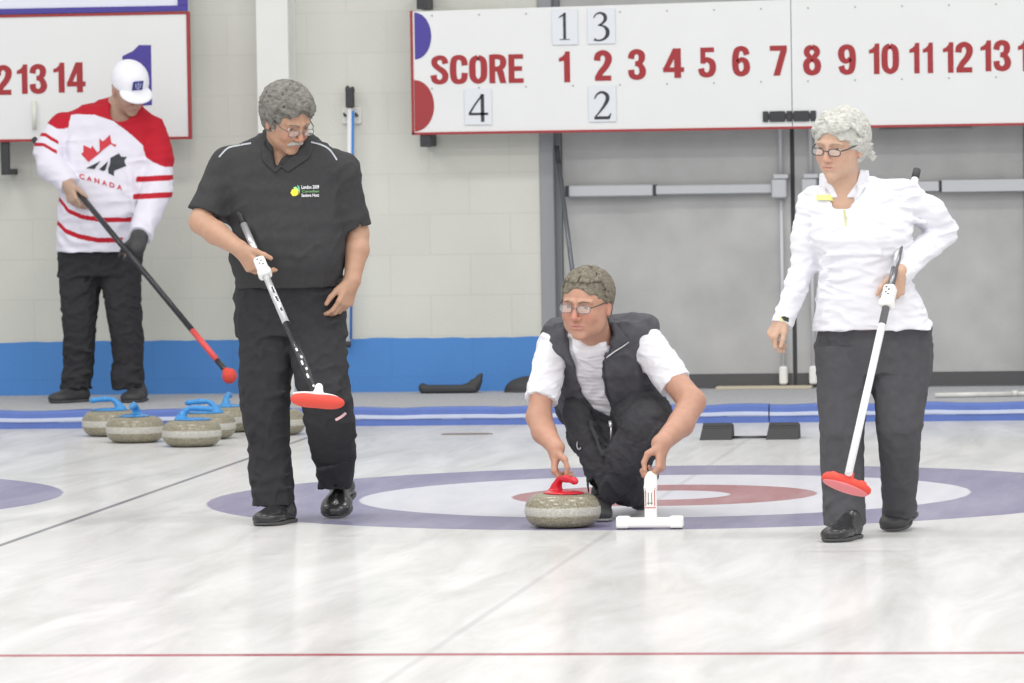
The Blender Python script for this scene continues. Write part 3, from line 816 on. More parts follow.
class Head:
    def __init__(s, c, R, sc=1., female=False, lean=1.):
        s.c = np.array(c, float); s.R = R; s.s = sc; s.f = female; s.w = lean
    def P(s, x, y, z): return s.c+s.R@(np.array([x, y, z])*s.s)
    def loc(s, V): return ((V-s.c)@s.R)/s.s

    def add(s, S, jaw=1., nose=1., cheek=1.):
        P, k, R = s.P, s.s, s.R
        S.ell(P(0, -.012, .035), np.array([.075, .095, .080])*k, .02, R=R)
        S.ell(P(0, .022, -.02), np.array([.064*s.w, .068, .078])*k, .03, R=R)
        S.ell(P(0, .030, -.065), np.array([.052*jaw*s.w, .052, .042])*k, .025, R=R)
        S.ell(P(0, .070, -.094), np.array([.022*jaw, .017, .015])*k, .02, R=R)
        for e in (-1, 1):
            S.ell(P(e*.034, .066, -.026), np.array([.022*cheek, .020, .022])*k, .02, R=R)
            S.cone(P(e*.012, .088, .024), P(e*.046, .074, .022), .0085*k, .006*k, .012)
            S.ell(P(e*.031, .0945, .006), np.array([.015, .012, .009])*k, .01, 's', R=R)
        S.cone(P(0, .088, .012), P(0, .108*nose, -.024), .0075*k, .0105*k, .010)
        S.ell(P(0, .108*nose, -.028), np.array([.011, .010, .009])*k, .006, R=R)
        for e in (-1, 1): S.ell(P(e*.012, .097, -.031), np.array([.0075, .009, .007])*k, .005, R=R)
        for e in (-1, 1):        # eyelids, ears
            S.cone(P(e*.020, .0835, .0125), P(e*.042, .0775, .011), .0035*k, .003*k, .004)
            S.cone(P(e*.022, .0835, -.0035), P(e*.042, .077, -.0025), .003*k, .0025*k, .005)
            S.ell(P(e*.0745, -.006, -.004), np.array([.009, .018, .031])*k, .006, R=R)
            S.ell(P(e*.0845, -.001, .001), np.array([.006, .011, .019])*k, .004, 's', R=R)
            S.ell(P(e*.077, .002, -.028), np.array([.007, .009, .009])*k, .005, R=R)
        S.ell(P(0, .078, -.056), np.array([.026, .016, .014])*k, .012, R=R)
        S.cone(P(-.017, .0905, -.0545), P(.017, .0905, -.0545), .0042*k, .0042*k, .004)
        S.cone(P(-.015, .0895, -.0635), P(.015, .0895, -.0635), .005*k, .005*k, .004)
        S.cone(P(-.024, .092, -.0590), P(.024, .092, -.0590), .0020*k, .0020*k, .003, 's')
        return S

    def colour(s, V, base, red=(.58, .20, .15)):
        q = s.loc(V); c = np.tile(np.array(base, float), (len(V), 1))
        def blend(cc, wgt):
            nonlocal c
            c = c*(1-wgt[:, None])+np.array(cc)*wgt[:, None]
        g = lambda p, r: np.exp(-(((q-np.array(p))/np.array(r))**2).sum(1))
        blend(red, .45*g((0, .108, -.025), (.018, .03, .02)))
        for e in (-1, 1): blend(red, .30*g((e*.038, .08, -.025), (.022, .03, .022)))
        for e in (-1, 1): blend(red, .35*g((e*.078, 0, -.005), (.012, .03, .035)))
        blend((.60, .24, .22), .75*g((0, .093, -.0595), (.022, .012, .007)))
        blend((.16, .07, .06), .8*g((0, .090, -.0590), (.022, .009, .0018)))
        for e in (-1, 1): blend((.45, .26, .20), .45*g((e*.031, .085, .004), (.017, .02, .010)))
        return c

    def eyes(s, parent, base, iris=(.16, .13, .10)):
        me = mat('eye_white', lin(225, 222, 215), .2); mi = mat('iris', iris, .2)
        for e in (-1, 1):
            b = MB(); c = s.P(e*.031, .0725, .0045)-base; r = .0118*s.s; n, m_ = 14, 8
            prof = [(math.sin(math.pi*i/m_)*r, -math.cos(math.pi*i/m_)*r) for i in range(m_+1)]
            b.lathe(prof, n); b.V = [tuple(c+s.R@np.array([v[0], v[2], v[1]])) for v in b.V]
            b.F = [f[::-1] for f in b.F]
            o = b.build('eye', me, parent); o.data.materials.append(mi)
            for p in o.data.polygons:
                l = s.R.T@(np.array(p.center)-c)
                if l[1] > r*.80: p.material_index = 1

    def brows(s, parent, base, m, th=.0035, dz=0.):
        for e in (-1, 1):
            b = MB(); b.tube([s.P(e*.012, .0985, .0215+dz)-base, s.P(e*.026, .094, .028+dz)-base, s.P(e*.046, .081, .0225+dz)-base], [th*s.s, th*s.s*1.1, th*s.s*.5], 8, flat=.6)
            b.build('eyebrow', m, parent)

    def glasses(s, parent, base, m_rim, w=.021, hh=.014, z0=-.001, r=.0013, top=True, mtemple=None):
        g = MB(); y0 = .106
        for e in (-1, 1):
            pts = []
            for t in np.linspace(0, 2*math.pi, 25):
                cx, sx = math.cos(t), math.sin(t)
                x = e*.0325+w*abs(cx)**.7*np.sign(cx); z = z0+hh*abs(sx)**.7*np.sign(sx)
                pts.append(s.P(x, y0-.18*abs(x)**1.0*.35, z)-base)
            g.tube(pts, r*s.s, 6, caps=False)
        g.tube([s.P(-.0115, y0-.001, z0+.003)-base, s.P(0, y0+.003, z0+.005)-base, s.P(.0115, y0-.001, z0+.003)-base], r*s.s, 6)
        o = g.build('glasses', m_rim, parent)
        gt = mat('clear_lens', (.9, .93, .93), .05)
        if not gt.get('done'):
            b_ = gt.node_tree.nodes['Principled BSDF']; b_.inputs['Alpha'].default_value = .22; gt['done'] = 1
        for e in (-1, 1):
            pts = []
            for t in np.linspace(0, 2*math.pi, 21)[:-1]:
                cx, sx = math.cos(t), math.sin(t)
                x = e*.0325+w*.97*abs(cx)**.7*np.sign(cx); z = z0+hh*.97*abs(sx)**.7*np.sign(sx)
                pts.append(s.P(x, y0-.18*abs(x)*.35, z)-base)
            link_mesh('lens', pts, [tuple(range(20))], gt, o)
            t = MB(); t.tube([s.P(e*(.0325+w), y0-.011, z0+.005)-base, s.P(e*.068, .075, z0+.008)-base, s.P(e*.081, .0, .014)-base, s.P(e*.082, -.02, .0)-base], (r*1.5)*s.s, 6)
            t.build('temple', mtemple or m_rim, o)
        return o

    def hair(s, S, style, seed=1, n=260, thick=.010, inflate=.008, length=.05):
        """cap of hair trimmed to the hairline, with locks laid over it"""
        P, k, R = s.P, s.s, s.R; rnd = random.Random(seed)
        rad = np.array([.075, .095, .080])
        cc = np.array([0, -.012, .035])
        S.ell(P(*cc), (rad+inflate)*k, .01, R=R)
        S.ell(P(0, -.030, -.015), np.array([.070+inflate, .070+inflate, .065])*k, .02, R=R)
        hl, side, back, ant = style['front'], style['side'], style['back'], style.get('temple', .045)
        # carve face and neck
        S.ell(P(0, .105, hl-.105), np.array([.069, .062, .105])*k, .006, 's', R=R); S.box(P(0, .13, hl-.135), np.array([.2, .13-.050, .10])*k, .006, 's', R=R, rd=.012)
        S.box(P(0, .10-.0+.0, side-.15), np.array([.2, .10-.012, .15])*k, .006, 's', R=R, rd=.012)
        S.box(P(0, -.03, back-.10), np.array([.2, .13, .10])*k, .006, 's', R=R, rd=.01)
        for e in (-1, 1): S.ell(P(e*.085, -.002, -.012), np.array([.020, .024, .038])*k, .004, 's', R=R)
        flow = style['flow']; made = 0
        for i in range(n*3):
            if made >= n: break
            th = rnd.uniform(0, 2*math.pi); u = rnd.uniform(-.45, 1)
            d = np.array([math.sqrt(max(0, 1-u*u))*math.cos(th), math.sqrt(max(0, 1-u*u))*math.sin(th), u])
            p = cc+d*(rad+inflate)
            if not style['ok'](p): continue
            fl = flow(p, rnd); L = length*rnd.uniform(.6, 1.3); pts = []; q = p.copy(); ph = rnd.uniform(0, 6)
            side_ = norm(np.cross(fl, d)); ok = True
            for j in range(6):
                dd = (q-cc)/(rad+inflate); nrm = norm(dd); qq = cc+nrm*(rad+inflate-.002+style.get('lift', .003)*math.sin(math.pi*(j+.5)/6)+style.get('tip', 0)*j/5)
                if not style['ok'](qq): ok = j >= 3; break
                pts.append((P(*qq), thick*k*(.7, 1, 1, .9, .7, .35)[j]*.5))
                fl2 = fl-nrm*(fl@nrm); q = q+norm(fl2)*L/5+side_*style.get('wave', 0)*math.sin(ph+j*1.5)
            if ok and len(pts) > 2: S.chain(pts, .0025); made += 1
        return S


def orth(d, n_hint, s_hint):
    d = norm(d); n = np.array(n_hint, float); n = norm(n-d*(n@d)); sd = np.cross(d, n)
    if sd@np.array(s_hint, float) < 0: sd = -sd
    return d, n, sd


def hand(S, wrist, d, n, side, curl=(30, 35, 40, 45), thumb=((.55, .75, .25), (.8, .45, .4), (.9, .2, .45)), sc=1., k=.005, spread=1., wr=.028, mid=1.):
    """wrist position, d towards the knuckles, n where the palm faces, side = hint where the thumb is"""
    d, n, sd = orth(d, n, side); W = np.array(wrist, float)
    off = np.array([.029, .0095, -.0095, -.027])*sc*spread; L = np.array([.088, .091, .086, .077])*sc
    seg = [(.040, .025, .020), (.044, .029, .021), (.040, .027, .020), (.032, .020, .018)]
    rad = [.0092, .0094, .0088, .0078]
    S.cone(W, W+d*.03*sc, wr*.92, .023*sc, .02)
    for i in range(4):
        kn = W+d*L[i]+sd*off[i]
        S.cone(W+d*.018*sc+sd*off[i]*.55, kn, .0145*sc, .0115*sc, .012)
        p = kn; a = 0; c = curl[i] if isinstance(curl[i], (tuple, list)) else (curl[i], curl[i]*1.05, curl[i]*.7)
        fan = sd*(off[i]/sc)*.9*(spread-.0)*.35
        for j in range(3):
            a += math.radians(c[j]); dr = norm(d*math.cos(a)+n*math.sin(a)+fan*(1 if j == 0 else .6)*max(0, math.cos(a)))
            q = p+dr*seg[i][j]*sc*mid
            r0, r1 = rad[i]*sc*(1, .95, .9)[j], rad[i]*sc*(.95, .9, .78)[j]
            S.cone(p, q, r0, r1, .0035 if j else .006); p = q
    # thenar and thumb
    b = W+d*.022*sc+sd*.020*sc+n*.008*sc
    t0 = norm(d*thumb[0][0]+sd*thumb[0][1]+n*thumb[0][2]); q = b+t0*.040*sc
    S.cone(b, q, .0165*sc, .0125*sc, .010); p = q
    for j, (l, r0, r1) in enumerate(((.033, .0112, .0100), (.027, .0100, .0082))):
        t = norm(d*thumb[j+1][0]+sd*thumb[j+1][1]+n*thumb[j+1][2]); q = p+t*l*sc
        S.cone(p, q, r0*sc, r1*sc, .004); p = q
    return W+d*.085*sc+n*.028*sc


def rows_px(rows, Y0):      # (py, xl, xr, dy, ry) -> loft rows in world space at depth Y0+dy
    out = []
    for py, xl, xr, dy, ry in rows:
        a, b = at(xl, py, Y0+dy), at(xr, py, Y0+dy); out.append(((a[2]+b[2])/2, (a[0]+b[0])/2, Y0+dy, (b[0]-a[0])/2, ry))
    return out


def smooth_obj(S, name, m, parent, base, h=.004, disp=None, amp=0., col=None):
    V, F = S.mesh(h, disp, amp)
    return quad_obj(name, V, F, m, parent, base, None if col is None else col(V))


def decal(target, base, shapes, name, m, parent, Yfrom, off=.0015):
    """shapes: list of (V2 [(x,z) world], faces) laid onto the target cloth; thin print on the cloth"""
    YD = base[1]; me = target.data; vs = [v.co[:] for v in me.vertices]; bv = BVHTree.FromPolygons(vs, [tuple(p.vertices) for p in me.polygons])
    V = []; Fc = []
    for P2, FF in shapes:
        o = len(V); miss = set()
        for ii, (x, z) in enumerate(P2):
            dirv = norm(np.array([x, YD, z])-CAM); org = Vector(np.array([x, YD, z])-dirv*(YD-Yfrom)-base); hit = bv.ray_cast(org, Vector(dirv))
            if not hit[0]: miss.add(ii)
            p = hit[0] if hit[0] else org
            V.append(tuple(Vector(p)-Vector(dirv)*off))
        Fc += [tuple(i+o for i in f) for f in FF if not (set(f) & miss)]
    used = sorted({i for f in Fc for i in f}); mp_ = {j: i for i, j in enumerate(used)}
    return link_mesh(name, [V[j] for j in used], [tuple(mp_[i] for i in f) for f in Fc], m, parent, True)


def tri_fill(poly, step=.006):
    """polygon (world x,z) -> small grid pieces inside it, for laying on cloth"""
    import mathutils.geometry as G
    P = [np.array(p, float) for p in poly]; Q = []
    for i in range(len(P)):
        a, b = P[i], P[(i+1) % len(P)]; n = max(1, int(np.linalg.norm(b-a)/step))
        Q += [a+(b-a)*k/n for k in range(n)]
    mn, mx = np.min(Q, 0), np.max(Q, 0); inner = []
    def ins(p):
        c = False; j = len(P)-1
        for i in range(len(P)):
            if (P[i][1] > p[1]) != (P[j][1] > p[1]) and p[0] < (P[j][0]-P[i][0])*(p[1]-P[i][1])/(P[j][1]-P[i][1])+P[i][0]: c = not c
            j = i
        return c
    x = mn[0]+step/2
    while x < mx[0]:
        z = mn[1]+step/2
        while z < mx[1]:
            p = np.array([x, z])
            if ins(p) and min(np.linalg.norm(p-q) for q in Q) > step*.45: inner.append(p)
            z += step
        x += step
    pts = [Vector((float(p[0]), float(p[1]))) for p in Q+inner]; n = len(Q)
    v, e, f, *_ = G.delaunay_2d_cdt(pts, [(i, (i+1) % n) for i in range(n)], [list(range(n))], 1, 1e-6)
    return [(p[0], p[1]) for p in v], [tuple(q) for q in f]


def line_fill(pts, wdt):     # polyline in px space already world x,z -> strip
    P = catmull([np.array(p, float) for p in pts], 8); V = []; Fc = []
    for i, p in enumerate(P):
        t = norm(P[min(i+1, len(P)-1)]-P[max(i-1, 0)]); nn = np.array([-t[1], t[0]]); V += [tuple(p+nn*wdt/2), tuple(p-nn*wdt/2)]
    for i in range(len(P)-1): Fc.append((2*i, 2*i+1, 2*i+3, 2*i+2))
    return V, Fc


def pxz(pts, Y): return [tuple(at(x, y, Y)[[0, 2]]) for x, y in pts]


m_skin = mat('skin', (.6, .4, .3), .5, attr=True, vary=.05, vscale=40, bump=.08, bscale=300)
m_skin.node_tree.nodes['Principled BSDF'].inputs['Subsurface Weight'].default_value = .12
m_skin.node_tree.nodes['Principled BSDF'].inputs['Subsurface Radius'].default_value = (.02, .008, .005)
m_skin.node_tree.nodes['Principled BSDF'].inputs['Subsurface Scale'].default_value = .5
m_blackfab = mat('black_knit', lin(62, 62, 64), .9, bump=.25, bscale=420, vary=.06, vscale=60, spec=.25)
m_blacktr = mat('black_twill', lin(52, 52, 55), .88, bump=.25, bscale=380, vary=.08, vscale=40, spec=.25)
m_greytr = mat('charcoal_twill', lin(80, 80, 84), .88, bump=.25, bscale=380, vary=.07, vscale=40, spec=.25)
m_whitefab = mat('white_knit', lin(226, 226, 233), .85, bump=.15, bscale=420, spec=.3)
m_whitecot = mat('white_cotton', lin(228, 228, 234), .85, bump=.15, bscale=320, spec=.3)
m_vest = mat('charcoal_vest_nylon', lin(84, 84, 90), .75, bump=.3, bscale=300, vary=.06, vscale=50, spec=.3)
m_shoe = mat('black_glossy_leather', lin(48, 48, 50), .25, bump=.08, bscale=90)
m_shoem = mat('black_matte_leather', lin(58, 58, 60), .55, bump=.2, bscale=120)
m_sole = mat('dark_rubber_sole', lin(80, 80, 82), .7)


def shoe(parent, base, toe, heel, w=.048, hgt=.062, m=None, lift=0., name='shoe', solem=None):
    """toe and heel = floor points under the ends; lift raises the heel"""
    toe = np.array(toe, float); heel = np.array(heel, float); hl = heel+np.array([0, 0, lift]); f = norm(toe-hl); L = np.linalg.norm(toe-hl)
    up = norm(np.array([0, 0, 1.])-f*f[2]); r = np.cross(f, up)
    Rm = np.stack([r, f, up], 1); q = lambda x, y, z: hl+r*x+f*y+up*z
    S = Sculpt()
    S.ell(q(0, L-.085, .030), (w, .088, .030), .02, R=Rm)
    S.ell(q(0, L-.045, .024), (w*.92, .047, .026), .015, R=Rm)
    S.ell(q(0, .055, .036), (w*.80, .058, .042), .03, R=Rm)
    S.cone(q(0, .050, .05), q(0, .045, hgt+.015), .034, .034, .02)
    S.cone(q(0, .06, .05), q(0, L-.10, .042), .034, .028, .03)
    S.box(q(0, L/2, -.03+.006), (.1, L, .03), .002, 's', R=Rm, rd=.001)
    o = smooth_obj(S, name, m or m_shoem, parent, base, .004)
    T = Sculpt(); T.ell(q(0, L-.075, .010), (w*1.03, .080, .016), .01, R=Rm); T.ell(q(0, .05, .010), (w*.86, .055, .016), .03, R=Rm)
    T.cone(q(0, .05, .008), q(0, L-.07, .008), w*.68, w*.8, .02)
    T.box(q(0, L/2, .014+.06), (.12, L, .06), .002, 's', R=Rm, rd=.001); T.box(q(0, L/2, -.06), (.12, L, .06), .002, 's', R=Rm, rd=.001)
    smooth_obj(T, 'sole', solem or m_sole, o, base, .004)
    lc = MB()
    for j in range(4):
        y = L-.135+.018*j; z = .072-.0075*j
        lc.tube([q(-.018, y, z-.004)-base, q(0, y, z+.002)-base, q(.018, y, z-.004)-base], .0022, 6)
    lc.build('laces', m_seal, o)
    return o


def shoe_at(parent, base, toe, d, L=.285, **kw):
    d = norm(np.array([d[0], d[1], 0])); toe = np.array(toe, float); return shoe(parent, base, toe, toe-d*L, **kw)


def leg_from(rows, Y0, S, inset=0., k=.03): S.loft(rows_px(rows, Y0), k, inset=inset); return S


def cuff_cut(S, a, b, ra, rb): S.cone(a, b, ra, rb, .004, 's')


# ================================================================== PEOPLE
def hair_flow(mode):
    def f(p, rnd):
        if mode == 'short':        # brushed forward on top, down at the sides
            v = np.array([.2*np.sign(p[0]), .55 if p[2] > .06 else .1, -.55])
        elif mode == 'curly':
            v = np.array([rnd.uniform(-1, 1), rnd.uniform(-.3, 1), rnd.uniform(-1, .3)])
        else:                      # swept: from a side parting over and back
            v = np.array([(.9 if p[0] > -.03 else -.7), -.6+.5*(p[1] > .03), -.5])
        return norm(v+np.array([rnd.uniform(-.35, .35) for _ in range(3)]))
    return f


# ------------------------------------------------------------------ man in the black polo
def man_in_polo():
    Y0 = -1.32; base = np.array([at(285, 500, Y0)[0], Y0, 0.])
    A = lambda x, y, dy=0.: at(x, y, Y0+dy)
    H = Head(A(287, 119, -.10), face_frame(45, 30, 4), 1.03)
    skin = (.47, .275, .185)
    torso = [(134, 262, 310, .02, .07), (143, 243, 324, .02, .09), (152, 229, 337, .01, .105), (166, 223, 345, .0, .115), (190, 224, 345, -.01, .125), (215, 232, 346, -.02, .13), (240, 233, 345, -.03, .14),
             (258, 230, 344, -.03, .145), (272, 234, 342, -.02, .14), (287, 239, 341, .0, .13)]
    pelvis = [(274, 237, 342, .01, .125), (290, 236, 343, .02, .13), (312, 236, 344, .03, .13), (335, 238, 345, .02, .12)]
    legR = [(300, 236, 294, .03, .10), (320, 237, 295, .02, .10), (350, 240, 296, .0, .095), (390, 240, 289, -.03, .085), (420, 243, 289, -.03, .085), (445, 249, 288.5, -.02, .08),
            (470, 249, 292, -.02, .078), (490, 252, 293, -.03, .078), (505, 253, 293, -.04, .08)]
    legL = [(300, 287, 343, .03, .10), (325, 286, 345, .0, .10), (355, 291, 347, -.05, .098), (385, 296, 349, -.10, .095), (402, 302, 352, -.12, .092), (430, 306, 355, -.07, .085),
            (455, 312, 355, .05, .078), (472, 317, 353, .13, .072), (488, 319, 351, .18, .07)]
    # body
    S = Sculpt()
    S.loft(rows_px(torso, Y0), .03, inset=.03); S.loft(rows_px(pelvis, Y0), .03, inset=.03)
    S.loft(rows_px(legR, Y0), .03, inset=.022); S.loft(rows_px(legL[:-2], Y0), .03, inset=.03)
    S.cone(A(236, 168), A(336, 172), .034, .034, .03)
    S.cone(A(284, 140, -.01), A(283, 168, .0), .058, .075, .03)
    H.add(S, jaw=1.05)
    S.chain([(A(284, 150, .0), .058), (H.P(0, -.02, -.05), .056)], .03)
    sh, el, wr = A(226, 166), A(201, 222, -.09), A(240, 249, -.24)
    S.chain([(sh, .036), (A(209, 200, -.05), .044), (el, .043)], .02); S.chain([(el, .045), (A(216, 233, -.15), .044), (wr, .029)], .015)
    grip = A(262, 267, -.27)
    hand(S, wr, (.60, -.15, -.78), (.45, .75, .15), (.5, -.6, .6), curl=(28, 38, 42, 45), thumb=((.7, .6, .1), (.85, .45, .25), (.85, .2, .45)), wr=.029)
    sh, el, wr = A(343, 174), A(357, 234, .03), A(352, 281, -.05)
    S.chain([(sh, .036), (A(355, 214, .02), .046), (el, .044)], .02); S.chain([(el, .044), (A(357, 250, .0), .045), (wr, .030)], .015)
    hand(S, wr, (-.28, -.25, -.92), (-.75, .55, 0), (-.5, -.85, 0), curl=(26, 32, 38, 42), thumb=((.75, .5, .2), (.9, .3, .3), (.95, .05, .3)), wr=.030, sc=1.04)
    V, F = S.mesh(.0036)
    P = quad_obj('person', V, F, m_skin, None, base, H.colour(V, skin))
    tag(P, 'man in black polo shirt and black trousers walking with a broom under his arm', 'person')
    # shirt
    S = Sculpt(); S.loft(rows_px(torso, Y0), .03)
    S.cone(A(276, 150, .01), A(227, 165), .050, .050, .04); S.cone(A(290, 150, .01), A(343, 170), .050, .050, .04)
    S.cone(A(226, 163), A(208, 214, -.05), .058, .080, .03, flat=True); S.cone(A(344, 170), A(355, 227, .02), .058, .060, .03, flat=True)
    S.cone(A(209, 211, -.05), A(206, 222, -.06), .056, .058, .006, 's'); S.cone(A(355, 224, .01), A(356, 236, .02), .046, .048, .006, 's')
    S.cone(H.P(0, 0, -.06), A(283, 156, -.02), .064, .060, .01, 's')
    S.slab(pxz([(272, 130), (296, 130), (281, 168)], Y0), -2, Y0, .006)
    shirt = smooth_obj(S, 'polo_shirt', m_blackfab, P, base, .004, folds(3, .005, (.18, .18, .13)), .01)
    # collar standing round the neck, open in front
    S = Sculpt(); S.cone(A(284, 166, .0), A(289, 134, .02), .108, .100, .01, flat=True); S.cone(A(283, 172, -.0), A(290, 124, .02), .098, .090, .006, 's')
    S.box(A(284, 186, 0), (.3, .3, .065), .01, 's'); S.slab(pxz([(272, 120), (310, 120), (300, 140), (281, 170)], Y0), -3, Y0-.01, .006)
    smooth_obj(S, 'collar', m_blackfab, P, base, .0035)
    for pts in ([(262, 140), (270, 138), (282, 166), (275, 173), (262, 160)], [(306, 142), (314, 146), (309, 158), (288, 172), (281, 167)]):
        o = decal(shirt, base, [tri_fill(pxz(pts, Y0), .007)], 'collar_flap', m_blackfab, P, Y0-.5, .007); sm = o.modifiers.new('thickness', 'SOLIDIFY'); sm.thickness = .006; sm.offset = -1
    mr = mat('pale_reflective_piping', lin(170, 175, 182), .4)
    for k_, pts in enumerate(([(219, 157), (228, 148), (240, 145), (251, 143)], [(311, 142), (322, 145), (330, 150), (337, 160)])):
        decal(shirt, base, [line_fill(pxz(pts, Y0), .006)], 'shoulder_piping', mr, P, Y0-.6, .002)
    # chest print
    def txt(t, x0, x1, y0, y1, m, nm, bold=.02):
        V2, F2 = text_geo(t, 1, bold); mn, mx = V2.min(0), V2.max(0); a, b = A(x0, y1), A(x1, y0)
        pts = [(a[0]+(v[0]-mn[0])/(mx[0]-mn[0])*(b[0]-a[0]), a[2]+(v[1]-mn[1])/(mx[1]-mn[1])*(b[2]-a[2])) for v in V2]
        return decal(shirt, base, [(pts, F2)], nm, m, P, Y0-.5, .0018)
    mw = mat('white_print', lin(235, 235, 240), .6); mg = mat('green_print', lin(120, 165, 110), .6)
    txt('London 2009', 301.5, 319, 185, 189, mw, 'chest_lettering'); txt('Canadian', 302, 319, 189.8, 192.6, mg, 'chest_lettering'); txt('Seniors Host', 301.5, 319, 193.4, 197, mw, 'chest_lettering')
    lm = ((mat('yellow_print', lin(240, 225, 70), .6), [(290.5, 193), (292, 189.5), (295, 188), (298, 190), (298.5, 194), (296, 196), (292.5, 196)]),
          (mat('leaf_print', lin(150, 215, 150), .6), [(293, 187.5), (296, 186.5), (299.8, 190.5), (299.5, 194), (298, 190)]),
          (mat('teal_print', lin(110, 190, 160), .6), [(297, 185), (299, 186), (300.2, 190), (298.5, 189)]))
    for m_, pl in lm: decal(shirt, base, [tri_fill(pxz(pl, Y0), .006)], 'chest_emblem', m_, P, Y0-.5, .002)
    # trousers and belt
    S = Sculpt(); S.loft(rows_px(pelvis, Y0), .03); S.loft(rows_px(legR, Y0), .015); S.loft(rows_px(legL, Y0), .015)
    S.cone(A(272, 510, -.05), A(272, 497, -.05), .050, .050, .006, 's'); S.cone(A(335, 492, .18), A(335, 478, .15), .045, .05, .006, 's')
    for a, b, r in (((252, 400, -.10), (285, 392, -.10), .006), ((254, 480, -.09), (290, 474, -.08), .006), ((255, 492, -.10), (291, 487, -.09), .006), ((300, 400, -.2), (345, 388, -.18), .007), ((318, 470, .0), (350, 462, -.02), .006),
                    ((262, 318, -.09), (300, 330, -.07), .006), ((298, 335, -.08), (335, 322, -.09), .006), ((250, 440, -.10), (262, 350, -.1), .006)):
        S.cone(A(*a), A(*b), r, r, .02)
    tr = smooth_obj(S, 'trousers', m_blacktr, P, base, .004, folds(11, .006, (.13, .13, .11)), .012)
    decal(tr, base, [line_fill(pxz([(335.5, 420), (341, 417), (346, 413)], Y0), .010)], 'knee_emblem', mat('white_red_print', lin(225, 185, 190), .6), P, Y0-.6, .002)
    tm = MB(); tm.tube([A(238, 282, .05)-base, A(237, 300, .06)-base], .006, 8); tm.build('belt_clip', m_seal, P)
    bl = MB(); pts = [(at(290, 281, Y0)[0]+.198*math.cos(t), Y0+.005+.133*math.sin(t), at(290, 281, Y0)[2]) for t in np.linspace(0, 2*math.pi, 33)]
    bl.tube([np.array(p)-base for p in pts], .010, 8, caps=False); bl.build('belt', m_seal, P)
    # shoes
    f1 = onz(263, 525); f2 = onz(283, 514)
    shoe_at(P, base, onz(261, 526.5), (-.26, -.96), .26, w=.056, hgt=.08, m=m_shoe)
    shoe_at(P, base, onz(334, 519.5), (0, -1), .27, w=.060, lift=.085, m=m_shoe)
    # hair, moustache, glasses
    mh = mat('grey_hair', lin(118, 116, 111), .85, vary=.34, vscale=48, bump=.4, bscale=260)
    S = Sculpt(); st = dict(front=.078, side=.002, back=-.060, ok=lambda p: (p[2] > .062 and p[1] < .085) or (p[1] < .03 and p[2] > -.015) or (p[1] < -.03 and p[2] > -.06), flow=hair_flow('curly'), lift=.009, tip=.004)
    st.update(wave=.004); H.hair(S, st, 5, 520, .014, .009, .065); smooth_obj(S, 'hair', mh, P, base, .0030, folds(9, .0036, (.034, .034, .026)), .006)
    ms = mat('white_hair', lin(172, 169, 164), .85, vary=.2, vscale=90)
    S = Sculpt()
    for e in (-1, 1): S.chain([(H.P(0, .098, -.046), .0065), (H.P(e*.017, .093, -.049), .0068), (H.P(e*.030, .083, -.060), .0045)], .008)
    smooth_obj(S, 'moustache', ms, P, base, .003)
    for e in (-1, 1):
        S = Sculpt(); S.chain([(H.P(e*.073, .018, .012), .009), (H.P(e*.070, .026, -.022), .007)], .004)
        smooth_obj(S, 'sideburn', ms, P, base, .003)
    H.brows(P, base, mh); H.eyes(P, base); H.glasses(P, base, mat('thin_metal_rim', lin(120, 118, 120), .3, .6), hh=.013)
    return P


